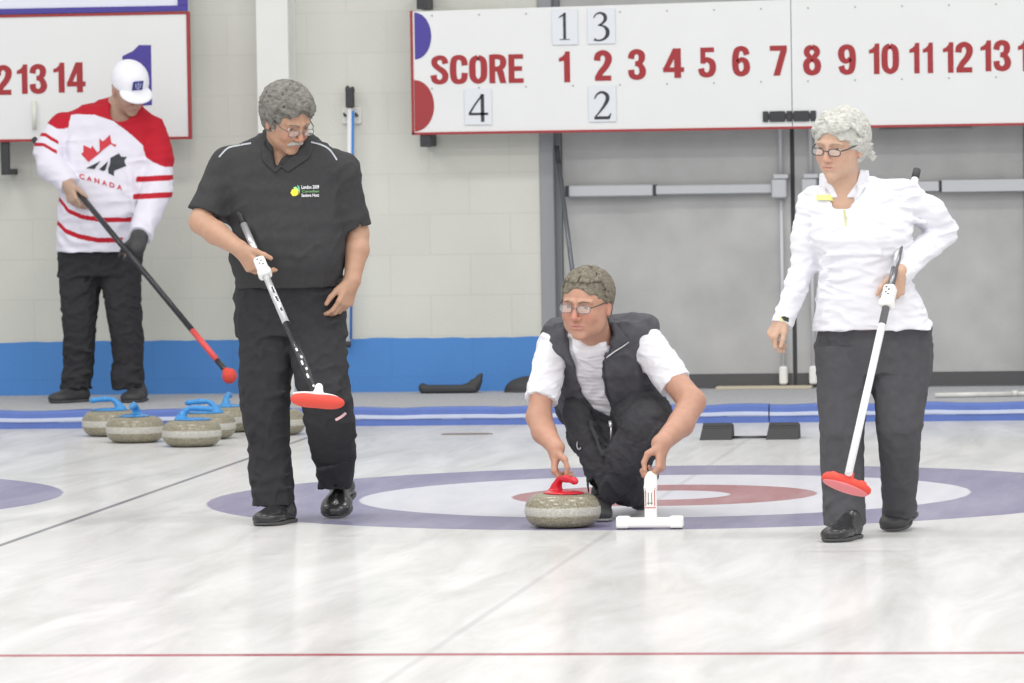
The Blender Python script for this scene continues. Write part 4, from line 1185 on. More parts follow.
# ------------------------------------------------------------------ crouching man
def crouching_man():
    Y0 = -1.25; base = np.array([at(605, 505, Y0)[0], Y0, 0.])
    A = lambda x, y, dy=0.: at(x, y, Y0+dy)
    H = Head(A(587, 304, -.24), face_frame(-17, 9, -3), 1.12, lean=1.13)
    skin = (.50, .27, .19)
    torso = [(322, 556, 640, -.04, .085), (332, 550, 648, -.03, .11), (350, 548, 650, .0, .13), (372, 551, 655, .05, .15), (395, 557, 662, .12, .16), (415, 566, 664, .18, .16), (432, 574, 660, .22, .15)]
    S = Sculpt(); S.loft(rows_px(torso[2:], Y0), .03, inset=.034)
    S.cone(A(566, 342, -.02), A(634, 336, -.02), .034, .034, .03)
    H.add(S, jaw=1.12, cheek=1.2); S.chain([(H.P(0, -.02, -.05), .062), (A(594, 340, -.08), .066), (A(597, 360, .0), .06)], .03)
    # right arm (image left), reaching to the stone
    sh, el, wr = A(553, 342, -.03), A(539, 417, -.18), A(556, 448, -.33)
    S.chain([(sh, .030), (A(543, 382, -.12), .036), (A(541, 398, -.155), .042), (el, .046)], .012); S.chain([(el, .048), (A(544, 432, -.24), .045), (wr, .030)], .015)
    hand(S, wr, (-.08, -.08, -1), (1, .1, -.1), (0, -1, 0), curl=((38, 62, 40), (42, 62, 40), (46, 62, 40), (48, 60, 40)), thumb=((.5, .45, .75), (.85, .1, .35), (.98, .0, -.1)), wr=.03, sc=.96)
    sh, el, wr = A(645, 340, -.03), A(692, 402, -.18), A(661, 444, -.44)
    S.chain([(sh, .036), (A(669, 374, -.09), .049), (el, .050)], .02); S.chain([(el, .050), (A(681, 424, -.28), .048), (wr, .033)], .015)
    hand(S, wr, (.0, -.25, -.97), (-1, .15, -.05), (0, -1, 0), curl=((40, 64, 45), (44, 64, 45), (48, 64, 45), (50, 62, 45)), thumb=((.5, .45, .75), (.85, .1, .35), (.98, .0, -.1)), wr=.033, sc=1.04)
    leg = lambda S, d: (S.chain([(A(618, 398, .30), .110-d), (A(642, 418, .02), .108-d), (A(648, 428, -.12), .092-d)], .03),
                        S.chain([(A(647, 428, -.12), .090-d), (A(630, 455, -.10), .080-d), (A(607, 490, -.06), .058-d)], .03),
                        S.chain([(A(588, 402, .30), .105-d), (A(595, 432, .12), .100-d), (A(618, 465, -.0), .086-d), (A(628, 482, .02), .080-d)], .03),
                        S.chain([(A(628, 484, .02), .076-d), (A(636, 488, .35), .066-d)], .03))
    leg(S, .026); S.ell(A(603, 405, .28), (.15, .12, .08), .03)
    V, F = S.mesh(.0036)
    P = quad_obj('person', V, F, m_skin, None, base, H.colour(V, skin, (.60, .17, .13)))
    tag(P, 'crouching man in dark vest and white T-shirt holding the red-handled stone', 'person')
    # t-shirt
    S = Sculpt(); S.loft(rows_px([(336, 566, 634, -.03, .09)]+torso[2:], Y0), .03, inset=.010)
    S.cone(A(566, 345, -.02), A(634, 342, -.02), .036, .036, .03); S.chain([(A(595, 362, -.04), .07), (A(591, 346, -.11), .068)], .02)
    S.cone(A(555, 342, -.02), A(541, 400, -.155), .062, .062, .02, flat=True); S.cone(A(643, 340, -.02), A(676, 384, -.10), .068, .066, .02, flat=True)
    S.cone(H.P(0, -.01, -.05), H.P(0, -.005, -.105), .070, .062, .008, 's')
    tee = smooth_obj(S, 't_shirt', m_whitecot, P, base, .004, folds(23, .006, (.14, .14, .08)), .01)
    cr = MB(); pts = [A(570, 334, -.11), A(572, 344, -.16), A(583, 352, -.18), A(598, 350, -.17), A(609, 338, -.11)]
    # vest
    S = Sculpt(); S.loft(rows_px(torso, Y0), .03, inset=-.006)
    S.cone(A(558, 334, -.01), A(643, 328, -.01), .060, .060, .03); S.ell(A(600, 330, .04), (.17, .09, .06), .03)
    S.cone(A(541, 354, -.04), A(524, 402, -.12), .058, .060, .006, 's'); S.cone(A(651, 348, -.03), A(686, 382, -.10), .076, .076, .006, 's')
    S.slab(pxz([(568, 290), (569, 335), (577, 362), (582, 392), (594, 409), (612, 419), (608, 395), (603, 362), (609, 335), (612, 290)], Y0), -3, Y0+.02, .006)
    S.cone(H.P(0, -.02, -.05), A(592, 338, -.1), .075, .080, .01, 's')
    vest = smooth_obj(S, 'vest', m_vest, P, base, .004, folds(31, .006, (.12, .12, .12)), .01)
    K = Sculpt(); K.cone(A(597, 352, .0), A(596, 318, .02), .112, .098, .01, flat=True); K.cone(A(597, 356, .0), A(596, 310, .02), .102, .088, .006, 's'); K.box(A(597, 370, 0), (.3, .3, .07), .01, 's')
    K.slab(pxz([(568, 300), (611, 300), (607, 362), (577, 362)], Y0), -3, Y0+.0, .006); smooth_obj(K, 'collar', m_vest, P, base, .0035)
    mz = mat('silver_zip', lin(205, 205, 208), .3, .6); md = mat('dark_vest_lining', lin(58, 58, 62), .8)
    for pts in ([(569, 320), (556, 332), (551, 350), (561, 357), (574, 372), (577, 362), (570, 340)], [(609, 312), (617, 325), (629, 341), (618, 349), (606, 358), (603, 348), (608, 334)]):
        V2, F2 = tri_fill(pxz(pts, Y0), .008)
        o = decal(vest, base, [(V2, F2)], 'lapel', m_vest, P, Y0-.6, .010); sm = o.modifiers.new('thickness', 'SOLIDIFY'); sm.thickness = .008; sm.offset = -1
    decal(vest, base, [line_fill(pxz([(606, 358), (614, 352), (622, 347), (629, 342)], Y0), .005)], 'lapel_zip', mz, P, Y0-.6, .014)
    decal(vest, base, [line_fill(pxz([(603, 360), (605, 380), (608, 396), (611, 414)], Y0), .006)], 'zip', md, P, Y0-.6, .004)
    decal(vest, base, [line_fill(pxz([(577, 362), (582, 392), (594, 409), (609, 418)], Y0), .006)], 'zip', md, P, Y0-.6, .004)
    z = MB(); z.tube([A(610, 421, -.10)-base, A(611, 427, -.11)-base], .007, 8, flat=.5); z.tube([A(611, 427, -.11)-base, A(611, 440, -.10)-base], .0035, 8); z.build('zip_pull', mz, P)
    # trousers
    S = Sculpt(); leg(S, 0); S.ell(A(603, 405, .28), (.185, .15, .11), .03)
    S.chain([(A(575, 410, .0), .05), (A(586, 436, -.02), .055), (A(598, 462, -.04), .055), (A(602, 486, -.06), .050)], .02)
    S.cone(A(598, 497, -.07), A(600, 482, -.06), .04, .045, .006, 's')
    for a, b in (((655, 415, -.19), (610, 452, -.14)), ((660, 428, -.2), (612, 468, -.13)), ((650, 442, -.2), (606, 480, -.12)), ((590, 420, -.07), (602, 455, -.12)), ((615, 478, -.06), (640, 470, -.07)), ((632, 500, -.03), (640, 468, -.05))):
        S.cone(A(*a), A(*b), .007, .005, .02)
    S.box(A(620, 530, 0), (.6, .6, .03), .004, 's')
    smooth_obj(S, 'trousers', m_greytr if False else mat('black_crouch_twill', lin(66, 66, 70), .88, bump=.25, bscale=380, vary=.08, vscale=40, spec=.25), P, base, .004, folds(41, .007, (.10, .10, .09)), .012)
    r_ = MB(); pts = [(A(578, 433, -.1)[0]+.008*math.cos(t), Y0-.075, A(578, 444, 0)[2]+.016*math.sin(t)) for t in np.linspace(0, 2*math.pi, 17)]
    r_.tube([np.array(p)-base for p in pts], .003, 6, caps=False); r_.build('key_ring', mz, P)
    # shoes: front foot flat, trailing foot behind
    shoe(P, base, A(601, 500, -.19)*[1, 1, 0], A(600, 500, .08)*[1, 1, 0], .043, hgt=.085, m=m_shoem, solem=mat('pale_sole', lin(150, 150, 150), .7))
    shoe(P, base, A(640, 495, .36)*[1, 1, 0], A(642, 495, .60)*[1, 1, 0], .045, lift=.09, m=m_shoem)
    mh = mat('grey_brown_hair', lin(118, 112, 99), .85, vary=.32, vscale=85, bump=.4, bscale=260)
    S = Sculpt(); st = dict(front=.080, side=.006, back=-.055, ok=lambda p: (p[2] > .086 and p[1] < .08) or (p[1] < .02 and p[2] > .005) or (p[1] < -.03 and p[2] > -.05), flow=hair_flow('short'), lift=.004, tip=.006)
    st.update(wave=.001); H.hair(S, st, 8, 700, .008, .004, .034); smooth_obj(S, 'hair', mh, P, base, .0030, folds(19, .0024, (.018, .018, .02)), .005)
    H.brows(P, base, mh, .003); H.eyes(P, base)
    H.glasses(P, base, mat('thin_metal_rim', lin(120, 118, 120), .3, .6), w=.0235, hh=.0135, z0=.003, r=.0014, mtemple=mat('dark_temple', lin(75, 68, 62), .4))
    return P


# ------------------------------------------------------------------ woman in white
def woman_in_white():
    Y0 = -2.15; base = np.array([at(870, 530, Y0)[0], Y0, 0.])
    A = lambda x, y, dy=0.: at(x, y, Y0+dy)
    H = Head(A(840, 146, -.08), face_frame(-24, 10, -4), 1.03, lean=1.06)
    skin = (.56, .36, .26)
    torso = [(186, 808, 905, .0, .085), (200, 806, 908, .0, .105), (218, 808, 912, -.01, .12), (238, 813, 912, -.03, .135), (258, 818, 909, -.02, .125), (275, 819, 911, -.02, .125),
             (295, 817, 918, -.01, .135), (312, 815, 926, .0, .14), (329, 814, 933, .0, .14)]
    pelvis = [(312, 820, 926, .01, .12), (330, 816, 932, .02, .13), (350, 815.5, 932.5, .03, .135), (372, 817, 931, .03, .125)]
    legR = [(345, 815.5, 876, .0, .11), (372, 817, 873, -.01, .105), (400, 818, 868, -.03, .095), (430, 820, 863.5, -.06, .085), (460, 821, 863, -.05, .08), (490, 822.5, 864, -.05, .078), (510, 823.5, 865, -.07, .082), (524, 824, 865, -.09, .088)]
    legL = [(345, 868, 932.5, .03, .11), (372, 870, 931, .02, .105), (400, 874, 926, .0, .092), (430, 877, 922, -.01, .085), (460, 880.5, 919, .06, .078), (490, 882, 917, .15, .075), (517, 883, 914, .22, .075)]
    S = Sculpt()
    for r_, i_ in ((torso, .028), (pelvis, .045), (legR, .022), (legL, .022)): S.loft(rows_px(r_, Y0), .03, inset=i_)
    S.cone(A(822, 208), A(892, 201), .032, .032, .03)
    H.add(S, jaw=.96, nose=.97); S.chain([(H.P(0, -.015, -.05), .056), (A(843, 184, -.02), .058), (A(845, 204, -.02), .070)], .03)
    sh, el, wr = A(812, 210, .0), A(805, 262, -.02), A(783, 317, -.10)
    S.chain([(sh, .030), (el, .028), (wr, .024)], .02)
    hand(S, wr, (-.50, -.25, -.82), (.60, .5, -.45), (.35, -.85, 0), curl=(40, 54, 62, 66), thumb=((.75, .5, .2), (.9, .3, .2), (.95, .1, .2)), sc=.90, wr=.025)
    sh, el, wr = A(903, 198, .02), A(945, 232, .12), A(900, 272, -.14)
    S.chain([(sh, .032), (el, .030), (wr, .024)], .02)
    hand(S, wr, (-.18, -.25, -.95), (-.55, .8, -.0), (-.75, -.6, .1), curl=(48, 58, 62, 62), thumb=((.7, .6, .2), (.85, .35, .3), (.9, .1, .4)), sc=.90, wr=.026)
    V, F = S.mesh(.0036)
    P = quad_obj('person', V, F, m_skin, None, base, H.colour(V, skin, (.62, .25, .19)))
    tag(P, 'woman in white long-sleeved top and charcoal trousers walking with a white broom', 'person')
    S = Sculpt(); S.loft(rows_px(torso, Y0), .03)
    S.cone(A(842, 190, .01), A(812, 206), .050, .052, .03); S.cone(A(850, 188, .01), A(904, 199, .02), .052, .058, .04)
    S.ell(A(832, 232, -.09), (.07, .05, .055), .04); S.ell(A(878, 232, -.09), (.07, .05, .055), .04)
    S.chain([(A(811, 207), .052), (A(806, 240, -.01), .052), (A(804, 266, -.02), .047)], .012); S.cone(A(804, 266, -.02), A(782, 324, -.10), .047, .037, .01, flat=True)
    S.chain([(A(905, 199, .02), .062), (A(930, 214, .07), .056), (A(942, 231, .12), .056)], .02); S.cone(A(942, 231, .12), A(898, 277, -.14), .053, .038, .01, flat=True)
    S.cone(H.P(0, -.01, -.06), A(842, 196, -.10), .055, .050, .01, 's')
    S.slab(pxz([(826, 175), (862, 175), (856, 188), (843, 201), (828, 192)], Y0), -4, Y0+.0, .006)
    for a, b in (((824, 256, -.14), (880, 252, -.15)), ((822, 268, -.13), (870, 262, -.14)), ((826, 280, -.13), (858, 276, -.14)), ((895, 214, -.08), (925, 222, .0)), ((900, 240, -.07), (890, 262, -.10)), ((930, 246, .02), (905, 262, -.07)), ((797, 280, -.07), (812, 262, -.06)), ((790, 300, -.1), (804, 284, -.08))):
        S.cone(A(*a), A(*b), .004, .004, .018)
    top = smooth_obj(S, 'long_sleeved_top', m_whitefab, P, base, .004, folds(53, .006, (.18, .18, .08)), .01)
    S = Sculpt(); S.cone(A(846, 200, .0), A(844, 172, .01), .098, .088, .01, flat=True); S.cone(A(846, 206, -.0), A(844, 160, .01), .088, .079, .006, 's')
    S.box(A(844, 216, 0), (.3, .3, .065), .01, 's'); S.slab(pxz([(824, 160), (862, 160), (858, 182), (843, 204)], Y0), -4, Y0-.01, .006)
    R2 = frame((-.2, -1, .0), roll=0.); smooth_obj(S, 'collar', m_whitefab, P, base, .0035)
    for pts in ([(820, 176), (826, 180), (841, 203), (830, 199), (817, 196)], [(862, 178), (868, 183), (860, 195), (848, 205), (843, 203)]):
        o = decal(top, base, [tri_fill(pxz(pts, Y0), .007)], 'collar_flap', m_whitefab, P, Y0-.5, .007); sm = o.modifiers.new('thickness', 'SOLIDIFY'); sm.thickness = .006; sm.offset = -1
    my = mat('pale_yellow_lining', lin(240, 245, 150), .7)
    decal(top, base, [tri_fill(pxz([(816.5, 195), (829, 194.5), (842, 200), (842, 203), (828, 200), (816, 200)], Y0), .006)], 'collar_lining', my, P, Y0-.5, .010)
    decal(top, base, [line_fill(pxz([(843.3, 200), (844.6, 212), (846, 226)], Y0), .007)], 'zip', mat('yellow_green_zip', lin(195, 200, 130), .5), P, Y0-.5, .004)
    decal(top, base, [tri_fill(pxz([(781, 317), (784, 316), (789, 318), (788.6, 322), (784, 320.5)], Y0), .004)], 'cuff_emblem', mat('black_mark', lin(45, 50, 30), .6), P, Y0-.6, .003)
    decal(top, base, [line_fill(pxz([(779, 315.5), (782, 321), (786, 323.5)], Y0), .006)], 'cuff_emblem', my, P, Y0-.6, .002)
    S = Sculpt(); S.loft(rows_px(pelvis, Y0), .03, inset=.003); S.loft(rows_px(legR, Y0), .012); S.loft(rows_px(legL, Y0), .012)
    S.cone(A(844, 528, -.07), A(844, 515, -.07), .052, .052, .006, 's'); S.cone(A(898, 522, .22), A(898, 508, .20), .046, .05, .006, 's')
    for a, b in (((826, 505, -.13), (858, 486, -.12)), ((826, 480, -.12), (850, 500, -.12)), ((866, 360, -.07), (850, 410, -.1)), ((872, 365, -.06), (900, 345, -.08))): S.cone(A(*a), A(*b), .005, .005, .02)
    smooth_obj(S, 'trousers', m_greytr, P, base, .004, folds(61, .005, (.13, .13, .12)), .012)
    shoe_at(P, base, onz(829, 543.5)+[0, .03, 0], (-.30, -.95), .25, w=.052, m=m_shoe)
    shoe_at(P, base, onz(891, 532.5), (-.20, -.98), .25, w=.056, lift=.05, m=m_shoem)
    mh = mat('white_grey_hair', lin(190, 190, 184), .8, vary=.2, vscale=60, bump=.4, bscale=220)
    S = Sculpt(); st = dict(front=.068, side=-.006, back=-.075, ok=lambda p: (p[2] > .052+.35*max(0, p[0]) and p[1] < .09) or (p[1] < .03 and p[2] > -.02) or (p[1] < -.03 and p[2] > -.07), flow=hair_flow('swept'), lift=.008, tip=.003)
    st.update(wave=.002); H.hair(S, st, 15, 420, .014, .011, .085)
    for i in range(18):
        rnd = random.Random(100+i); e = 1 if i % 3 else -1
        p = np.array([e*.078, -.03-.004*i*.5, .022-.0036*i]); q = p+[e*.008, -.010, -.014]; r = q+[e*.006*rnd.uniform(-1, 2), -.006, .008*rnd.uniform(-1, 1.3)]
        S.chain([(H.P(*p), .009), (H.P(*q), .008), (H.P(*r), .004)], .004)
    smooth_obj(S, 'hair', mh, P, base, .0030, folds(29, .0026, (.026, .026, .02)), .005)
    H.brows(P, base, mat('pale_brow', lin(170, 150, 130), .8), .0022); H.eyes(P, base)
    H.glasses(P, base, mat('dark_rim', lin(70, 66, 66), .35), w=.0225, hh=.0125, z0=-.002, r=.0018)
    for e in (-1, 1):
        er = MB(); er.tube([H.P(e*.079, .001, -.033)-base, H.P(e*.079, .001, -.040)-base], .003, 8); er.build('earring', mat('silver_earring', lin(230, 230, 235), .2, .7), P)
    return P


# ------------------------------------------------------------------ man in the hockey jersey
def man_in_jersey():
    Y0 = 6.15; base = np.array([at(100, 400, Y0)[0], Y0, WZ])
    A = lambda x, y, dy=0.: at(x, y, Y0+dy)
    H = Head(A(129.5, 88.5, -.10), face_frame(34, 36, 6), 1.10)
    skin = (.48, .32, .24)
    torso = [(106, 86, 138, .0, .09), (120, 72, 150, .0, .12), (136, 61, 158, .0, .135), (160, 62, 156, -.02, .145), (190, 61, 150, -.03, .155), (215, 59.5, 148, -.03, .16), (235, 58, 146, -.02, .155), (251, 57.5, 141, -.01, .15)]
    pelvis = [(235, 60, 141, .0, .13), (255, 59, 141, .01, .135), (275, 59.5, 140, .02, .13)]
    legR = [(255, 59.5, 103, .01, .11), (280, 60, 101, .0, .10), (310, 62, 97, -.02, .09), (340, 64, 94, -.02, .085), (365, 64, 93, .0, .085), (388, 61, 91, -.01, .085)]
    legL = [(255, 98, 141, .01, .11), (280, 101, 140, .0, .10), (310, 107, 141, -.02, .09), (340, 112, 143, -.02, .085), (365, 113, 142, -.01, .085), (378, 111, 143.5, -.02, .088), (389, 114, 142, -.03, .085)]
    S = Sculpt()
    for r_ in (torso, pelvis, legR, legL): S.loft(rows_px(r_, Y0), .03, inset=.035)
    S.cone(A(76, 126), A(144, 128), .03, .03, .03)
    H.add(S); S.chain([(H.P(0, -.02, -.05), .058), (A(118, 108, -.02), .062), (A(112, 125, .0), .075)], .03)
    sh, el, wr = A(60, 126, .0), A(50, 158, -.10), A(68, 184, -.22)
    S.chain([(sh, .036), (el, .042), (wr, .032)], .02)
    hand(S, wr, (.30, -.25, -.90), (.55, .75, .1), (.6, -.5, .5), curl=(28, 38, 42, 45), thumb=((.65, .65, .1), (.85, .45, .25), (.85, .2, .45)), wr=.032, sc=1.05)
    sh, el, wr = A(157, 130, .0), A(160, 185, -.10), A(139, 236, -.40)
    S.chain([(sh, .036), (el, .042), (wr, .032)], .02)
    hand(S, wr, (-.2, -.1, -.95), (-.45, .85, 0), (-.75, -.5, .2), curl=(45, 52, 55, 56), thumb=((.7, .6, .15), (.85, .35, .3), (.9, .1, .4)), wr=.03, sc=1.0)
    V, F = S.mesh(.0042)
    P = quad_obj('person', V, F, m_skin, None, base, H.colour(V, skin, (.58, .24, .19)))
    tag(P, 'man in white and red jersey and white cap, head bowed, holding a long black broom', 'person')
    # jersey
    S = Sculpt(); S.loft(rows_px(torso, Y0), .03)
    S.cone(A(112, 112, .0), A(66, 129), .078, .072, .04); S.cone(A(124, 114, .0), A(151, 131), .072, .07, .04)
    S.chain([(A(62, 128), .078), (A(50, 151, -.06), .080), (A(52, 166, -.10), .078)], .015); S.cone(A(52, 166, -.10), A(70, 186, -.20), .075, .056, .015, flat=True)
    S.chain([(A(152, 131), .076), (A(158, 160, -.04), .078), (A(157, 190, -.10), .078)], .015); S.cone(A(157, 190, -.10), A(140, 236, -.39), .078, .060, .015, flat=True)
    S.cone(H.P(0, 0, -.06), A(121, 112, -.08), .066, .064, .01, 's')
    for a, b in (((75, 200, -.15), (90, 245, -.15)), ((128, 170, -.15), (136, 215, -.16)), ((70, 140, -.12), (75, 185, -.14)), ((146, 205, -.1), (165, 195, -.08)), ((148, 220, -.16), (158, 208, -.12))):
        S.cone(A(*a), A(*b), .006, .006, .03)
    V, F = S.mesh(.0042, folds(71, .007, (.2, .2, .14)), .012)
    Q = V.copy(); Q[:, 1] = Y0; X, Z = pr(Q)
    RED = np.array(lin(186, 30, 48)); WH = np.array(lin(226, 224, 236)); c = np.tile(WH, (len(V), 1))
    yoke = np.interp(X, [40, 52, 62, 72, 73.5, 80, 100, 118, 133, 147, 148, 150, 158, 170, 180], [121, 124, 129, 128, 115, 114, 115, 121, 132, 145, 150, 157, 162, 167, 167])
    ym = (Z < yoke); c[ym] = RED
    slL = X < np.interp(Z, [120, 150, 170], [64, 63, 62])
    for z0, z1 in ((131, 134.5), (141, 144.5)):
        yl = np.interp(X, [35, 50, 64], [z0+1, z0+2, z0+10]); m = slL & (Z > yl) & (Z < yl+(z1-z0)) & (Z < 158); c[m] = RED
    slR = X > np.interp(Z, [150, 180, 220, 240], [143, 141.5, 137, 128])
    for z0, z1 in ((176.5, 182), (193.5, 199)):
        yl = z0+(X-141)*(-.06); m = slR & (Z > yl) & (Z < yl+(z1-z0)) & ~ym; c[m] = RED
    for xs, ys, t in (([56, 64, 75, 90, 110, 133, 150], [196, 197, 208, 214, 217, 217, 215], 4.6), ([56, 62, 72, 85, 105, 130, 150], [218, 220, 228, 233, 237, 237, 234], 5)):
        yl = np.interp(X, xs, ys); m = ~slR & (Z > yl) & (Z < yl+t); c[m] = RED
    m_j = mat('jersey_knit', (.9, .9, .95), .8, attr=True, bump=.15, bscale=350, spec=.3)
    J = quad_obj('hockey_jersey', V, F, m_j, P, base, c)
    px = lambda pts: pxz([(70+x/9.757, 125+y/9.757) for x, y in pts], Y0)
    mR = mat('red_twill_patch', lin(200, 50, 62), .7); mK = mat('black_twill_patch', lin(52, 56, 62), .7)
    sh_ = [tri_fill(px([(180, 362), (108, 282), (130, 265), (130, 195), (175, 215), (205, 230), (215, 200), (245, 240), (268, 270), (290, 250), (285, 130), (320, 160), (345, 140), (390, 95), (400, 165), (410, 180), (440, 190), (455, 185), (440, 215), (400, 185), (330, 235), (270, 290)]), .01)]
    decal(J, base, sh_, 'maple_leaf_emblem', mR, P, Y0-.6, .003)
    sh_ = [tri_fill(px([(395, 320), (480, 275), (500, 310), (555, 310), (530, 350), (548, 400), (470, 430), (430, 445), (428, 498), (375, 470), (372, 430), (390, 380)]), .01),
           tri_fill(px([(155, 422), (300, 350), (255, 405), (240, 430)]), .01), tri_fill(px([(285, 432), (372, 352), (345, 440), (320, 450)]), .01)]
    decal(J, base, sh_, 'dark_leaf_emblem', mK, P, Y0-.6, .003)
    # lettering along a falling line
    for i, ch in enumerate('CANADA'):
        V2, F2 = text_geo(ch, 1, .03); mn, mx = V2.min(0), V2.max(0)
        x0 = 79.3+i*7.55; y0 = 173.2+i*2.15
        pts = []
        for v in V2:
            u = (v[0]-mn[0])/(mx[0]-mn[0]); t = (v[1]-mn[1])/(mx[1]-mn[1]); pts.append((x0+u*5.0, y0+5.2-t*5.0+u*1.2))
        decal(J, base, [(pxz(pts, Y0), F2)], 'lettering', mR, P, Y0-.6, .003)
    # trousers
    S = Sculpt(); S.loft(rows_px(pelvis, Y0), .03); S.loft(rows_px(legR, Y0), .015); S.loft(rows_px(legL, Y0), .015)
    S.cone(A(76, 392, -.01), A(76, 380, -.01), .06, .06, .006, 's'); S.cone(A(128, 394, -.03), A(128, 382, -.03), .058, .06, .006, 's')
    for a, b in (((114, 372, -.09), (141, 368, -.09)), ((114, 379, -.1), (142, 383, -.1)), ((65, 345, -.08), (92, 352, -.09)), ((64, 378, -.08), (90, 372, -.08)), ((100, 262, -.1), (85, 290, -.1))): S.cone(A(*a), A(*b), .007, .007, .025)
    smooth_obj(S, 'trousers', m_blacktr, P, base, .0045, folds(81, .007, (.13, .13, .11)), .012)
    shoe_at(P, base, A(51, 400, -.17)*[1, 1, 0]+[0, 0, WZ], (-.62, -.78), .25, w=.056, m=m_shoem); shoe_at(P, base, A(129, 400, -.20)*[1, 1, 0]+[0, 0, WZ], (-.05, -1), .25, w=.060, m=m_shoem)
    # glove over the lower hand
    S = Sculpt(); S.chain([(A(140, 236, -.39), .046), (A(137, 247, -.42), .044)], .01); wr = A(139, 236, -.40)
    hand(S, wr, (-.2, -.1, -.95), (-.45, .85, 0), (-.75, -.5, .2), curl=(45, 52, 55, 56), thumb=((.7, .6, .15), (.85, .35, .3), (.9, .1, .4)), wr=.036, sc=1.12)
    g = smooth_obj(S, 'glove', mat('black_grey_glove', lin(70, 70, 72), .8, vary=.3, vscale=18), P, base, .004)
    # cap
    mc = mat('white_cap_cotton', lin(238, 238, 245), .8, bump=.15, bscale=300); k = H.s; R = H.R
    S = Sculpt(); S.ell(H.P(0, -.010, .050), np.array([.088, .105, .084])*k, .01, R=R); S.ell(H.P(0, -.010, .035), np.array([.087, .104, .06])*k, .01, R=R)
    S.box(H.P(0, 0, .028-.15), np.array([.2, .2, .15])*k, .006, 's', R=R)
    S.ell(H.P(0, -.010, .020), np.array([.080, .099, .085])*k, .004, 's', R=R)
    for a in range(6):
        t = math.radians(30+60*a); S.chain([(H.P(.0885*math.cos(t), -.010+.105*math.sin(t), .045), .0022), (H.P(.070*math.cos(t), -.010+.083*math.sin(t), .10), .0022), (H.P(0, -.01, .134), .003)], .004)
    S.ell(H.P(0, -.01, .135), (.008, .008, .005), .004, R=R)
    cap = smooth_obj(S, 'baseball_cap', mc, P, base, .0035)
    S = Sculpt(); S.ell(H.P(0, .085, .030), np.array([.078, .080, .020])*k, .01, R=R); S.ell(H.P(0, .080, .014), np.array([.085, .095, .024])*k, .004, 's', R=R); S.ell(H.P(0, -.012, .02), np.array([.075, .094, .08])*k, .004, 's', R=R)
    smooth_obj(S, 'brim', mc, cap, base, .0035)
    em = MB(); em.box(H.P(.0, .093, .082)-base-np.array([.029, .004, .029]), H.P(.0, .093, .082)-base+np.array([.029, .004, .029]), .004, R=R@np.array([[1, 0, 0], [0, math.cos(.5), -math.sin(.5)], [0, math.sin(.5), math.cos(.5)]]).T if False else R)
    eo = em.build('cap_badge', mat('navy_patch', lin(52, 54, 130), .6), cap)
    e2 = MB(); c0 = H.P(0, .0985, .082)-base
    for pts in ([(-.009, .012), (-.009, -.004), (0, -.013), (.009, -.004), (.009, .012)], [(0, .016), (0, -.010)]): e2.tube([c0+R@np.array([x*1.4, .0, z*1.4]) for x, z in pts], .0022, 6)
    e2.build('badge_mark', mat('pale_stitching', lin(200, 205, 235), .6), eo)
    mh = mat('short_grey_hair', lin(165, 150, 135), .8, vary=.2, vscale=80)
    S = Sculpt(); S.ell(H.P(0, -.030, -.005), np.array([.074, .078, .05])*k, .01, R=R); S.box(H.P(0, .10, -.05), np.array([.2, .10, .2])*k, .006, 's', R=R); S.box(H.P(0, 0, .15), np.array([.2, .3, .12])*k, .006, 's', R=R)
    smooth_obj(S, 'hair', mh, P, base, .004)
    H.brows(P, base, mh); H.eyes(P, base)
    return P


# ================================================================== CURLING GEAR
m_gran = None


def granite(name, col, a=.25):
    m = bpy.data.materials.new(name); m.use_nodes = True; nt = m.node_tree; b = nt.nodes['Principled BSDF']
    N = nt.nodes.new; L = nt.links.new; tc = N('ShaderNodeTexCoord')
    n1 = N('ShaderNodeTexNoise'); n1.inputs['Scale'].default_value = 230; n1.inputs['Detail'].default_value = 4; L(tc.outputs['Object'], n1.inputs['Vector'])
    n2 = N('ShaderNodeTexVoronoi'); n2.inputs['Scale'].default_value = 120; L(tc.outputs['Object'], n2.inputs['Vector'])
    r = N('ShaderNodeValToRGB'); r.color_ramp.elements[0].position = .35; r.color_ramp.elements[1].position = .65
    r.color_ramp.elements[0].color = (*[c*(1-a*1.6) for c in col], 1); r.color_ramp.elements[1].color = (*[min(1, c*(1+a*1.2)) for c in col], 1)
    L(n1.outputs['Fac'], r.inputs[0])
    mx = N('ShaderNodeMix'); mx.data_type = 'RGBA'; mx.blend_type = 'MULTIPLY'; mx.inputs[0].default_value = .3
    L(r.outputs[0], mx.inputs[6]); L(n2.outputs['Distance'], mx.inputs[7]); L(mx.outputs[2], b.inputs['Base Color'])
    b.inputs['Roughness'].default_value = .22; return m


m_granite = granite('polished_granite', lin(152, 146, 126)); m_band = granite('striking_band_granite', lin(196, 194, 186), .1); m_band.node_tree.nodes['Principled BSDF'].inputs['Roughness'].default_value = .6


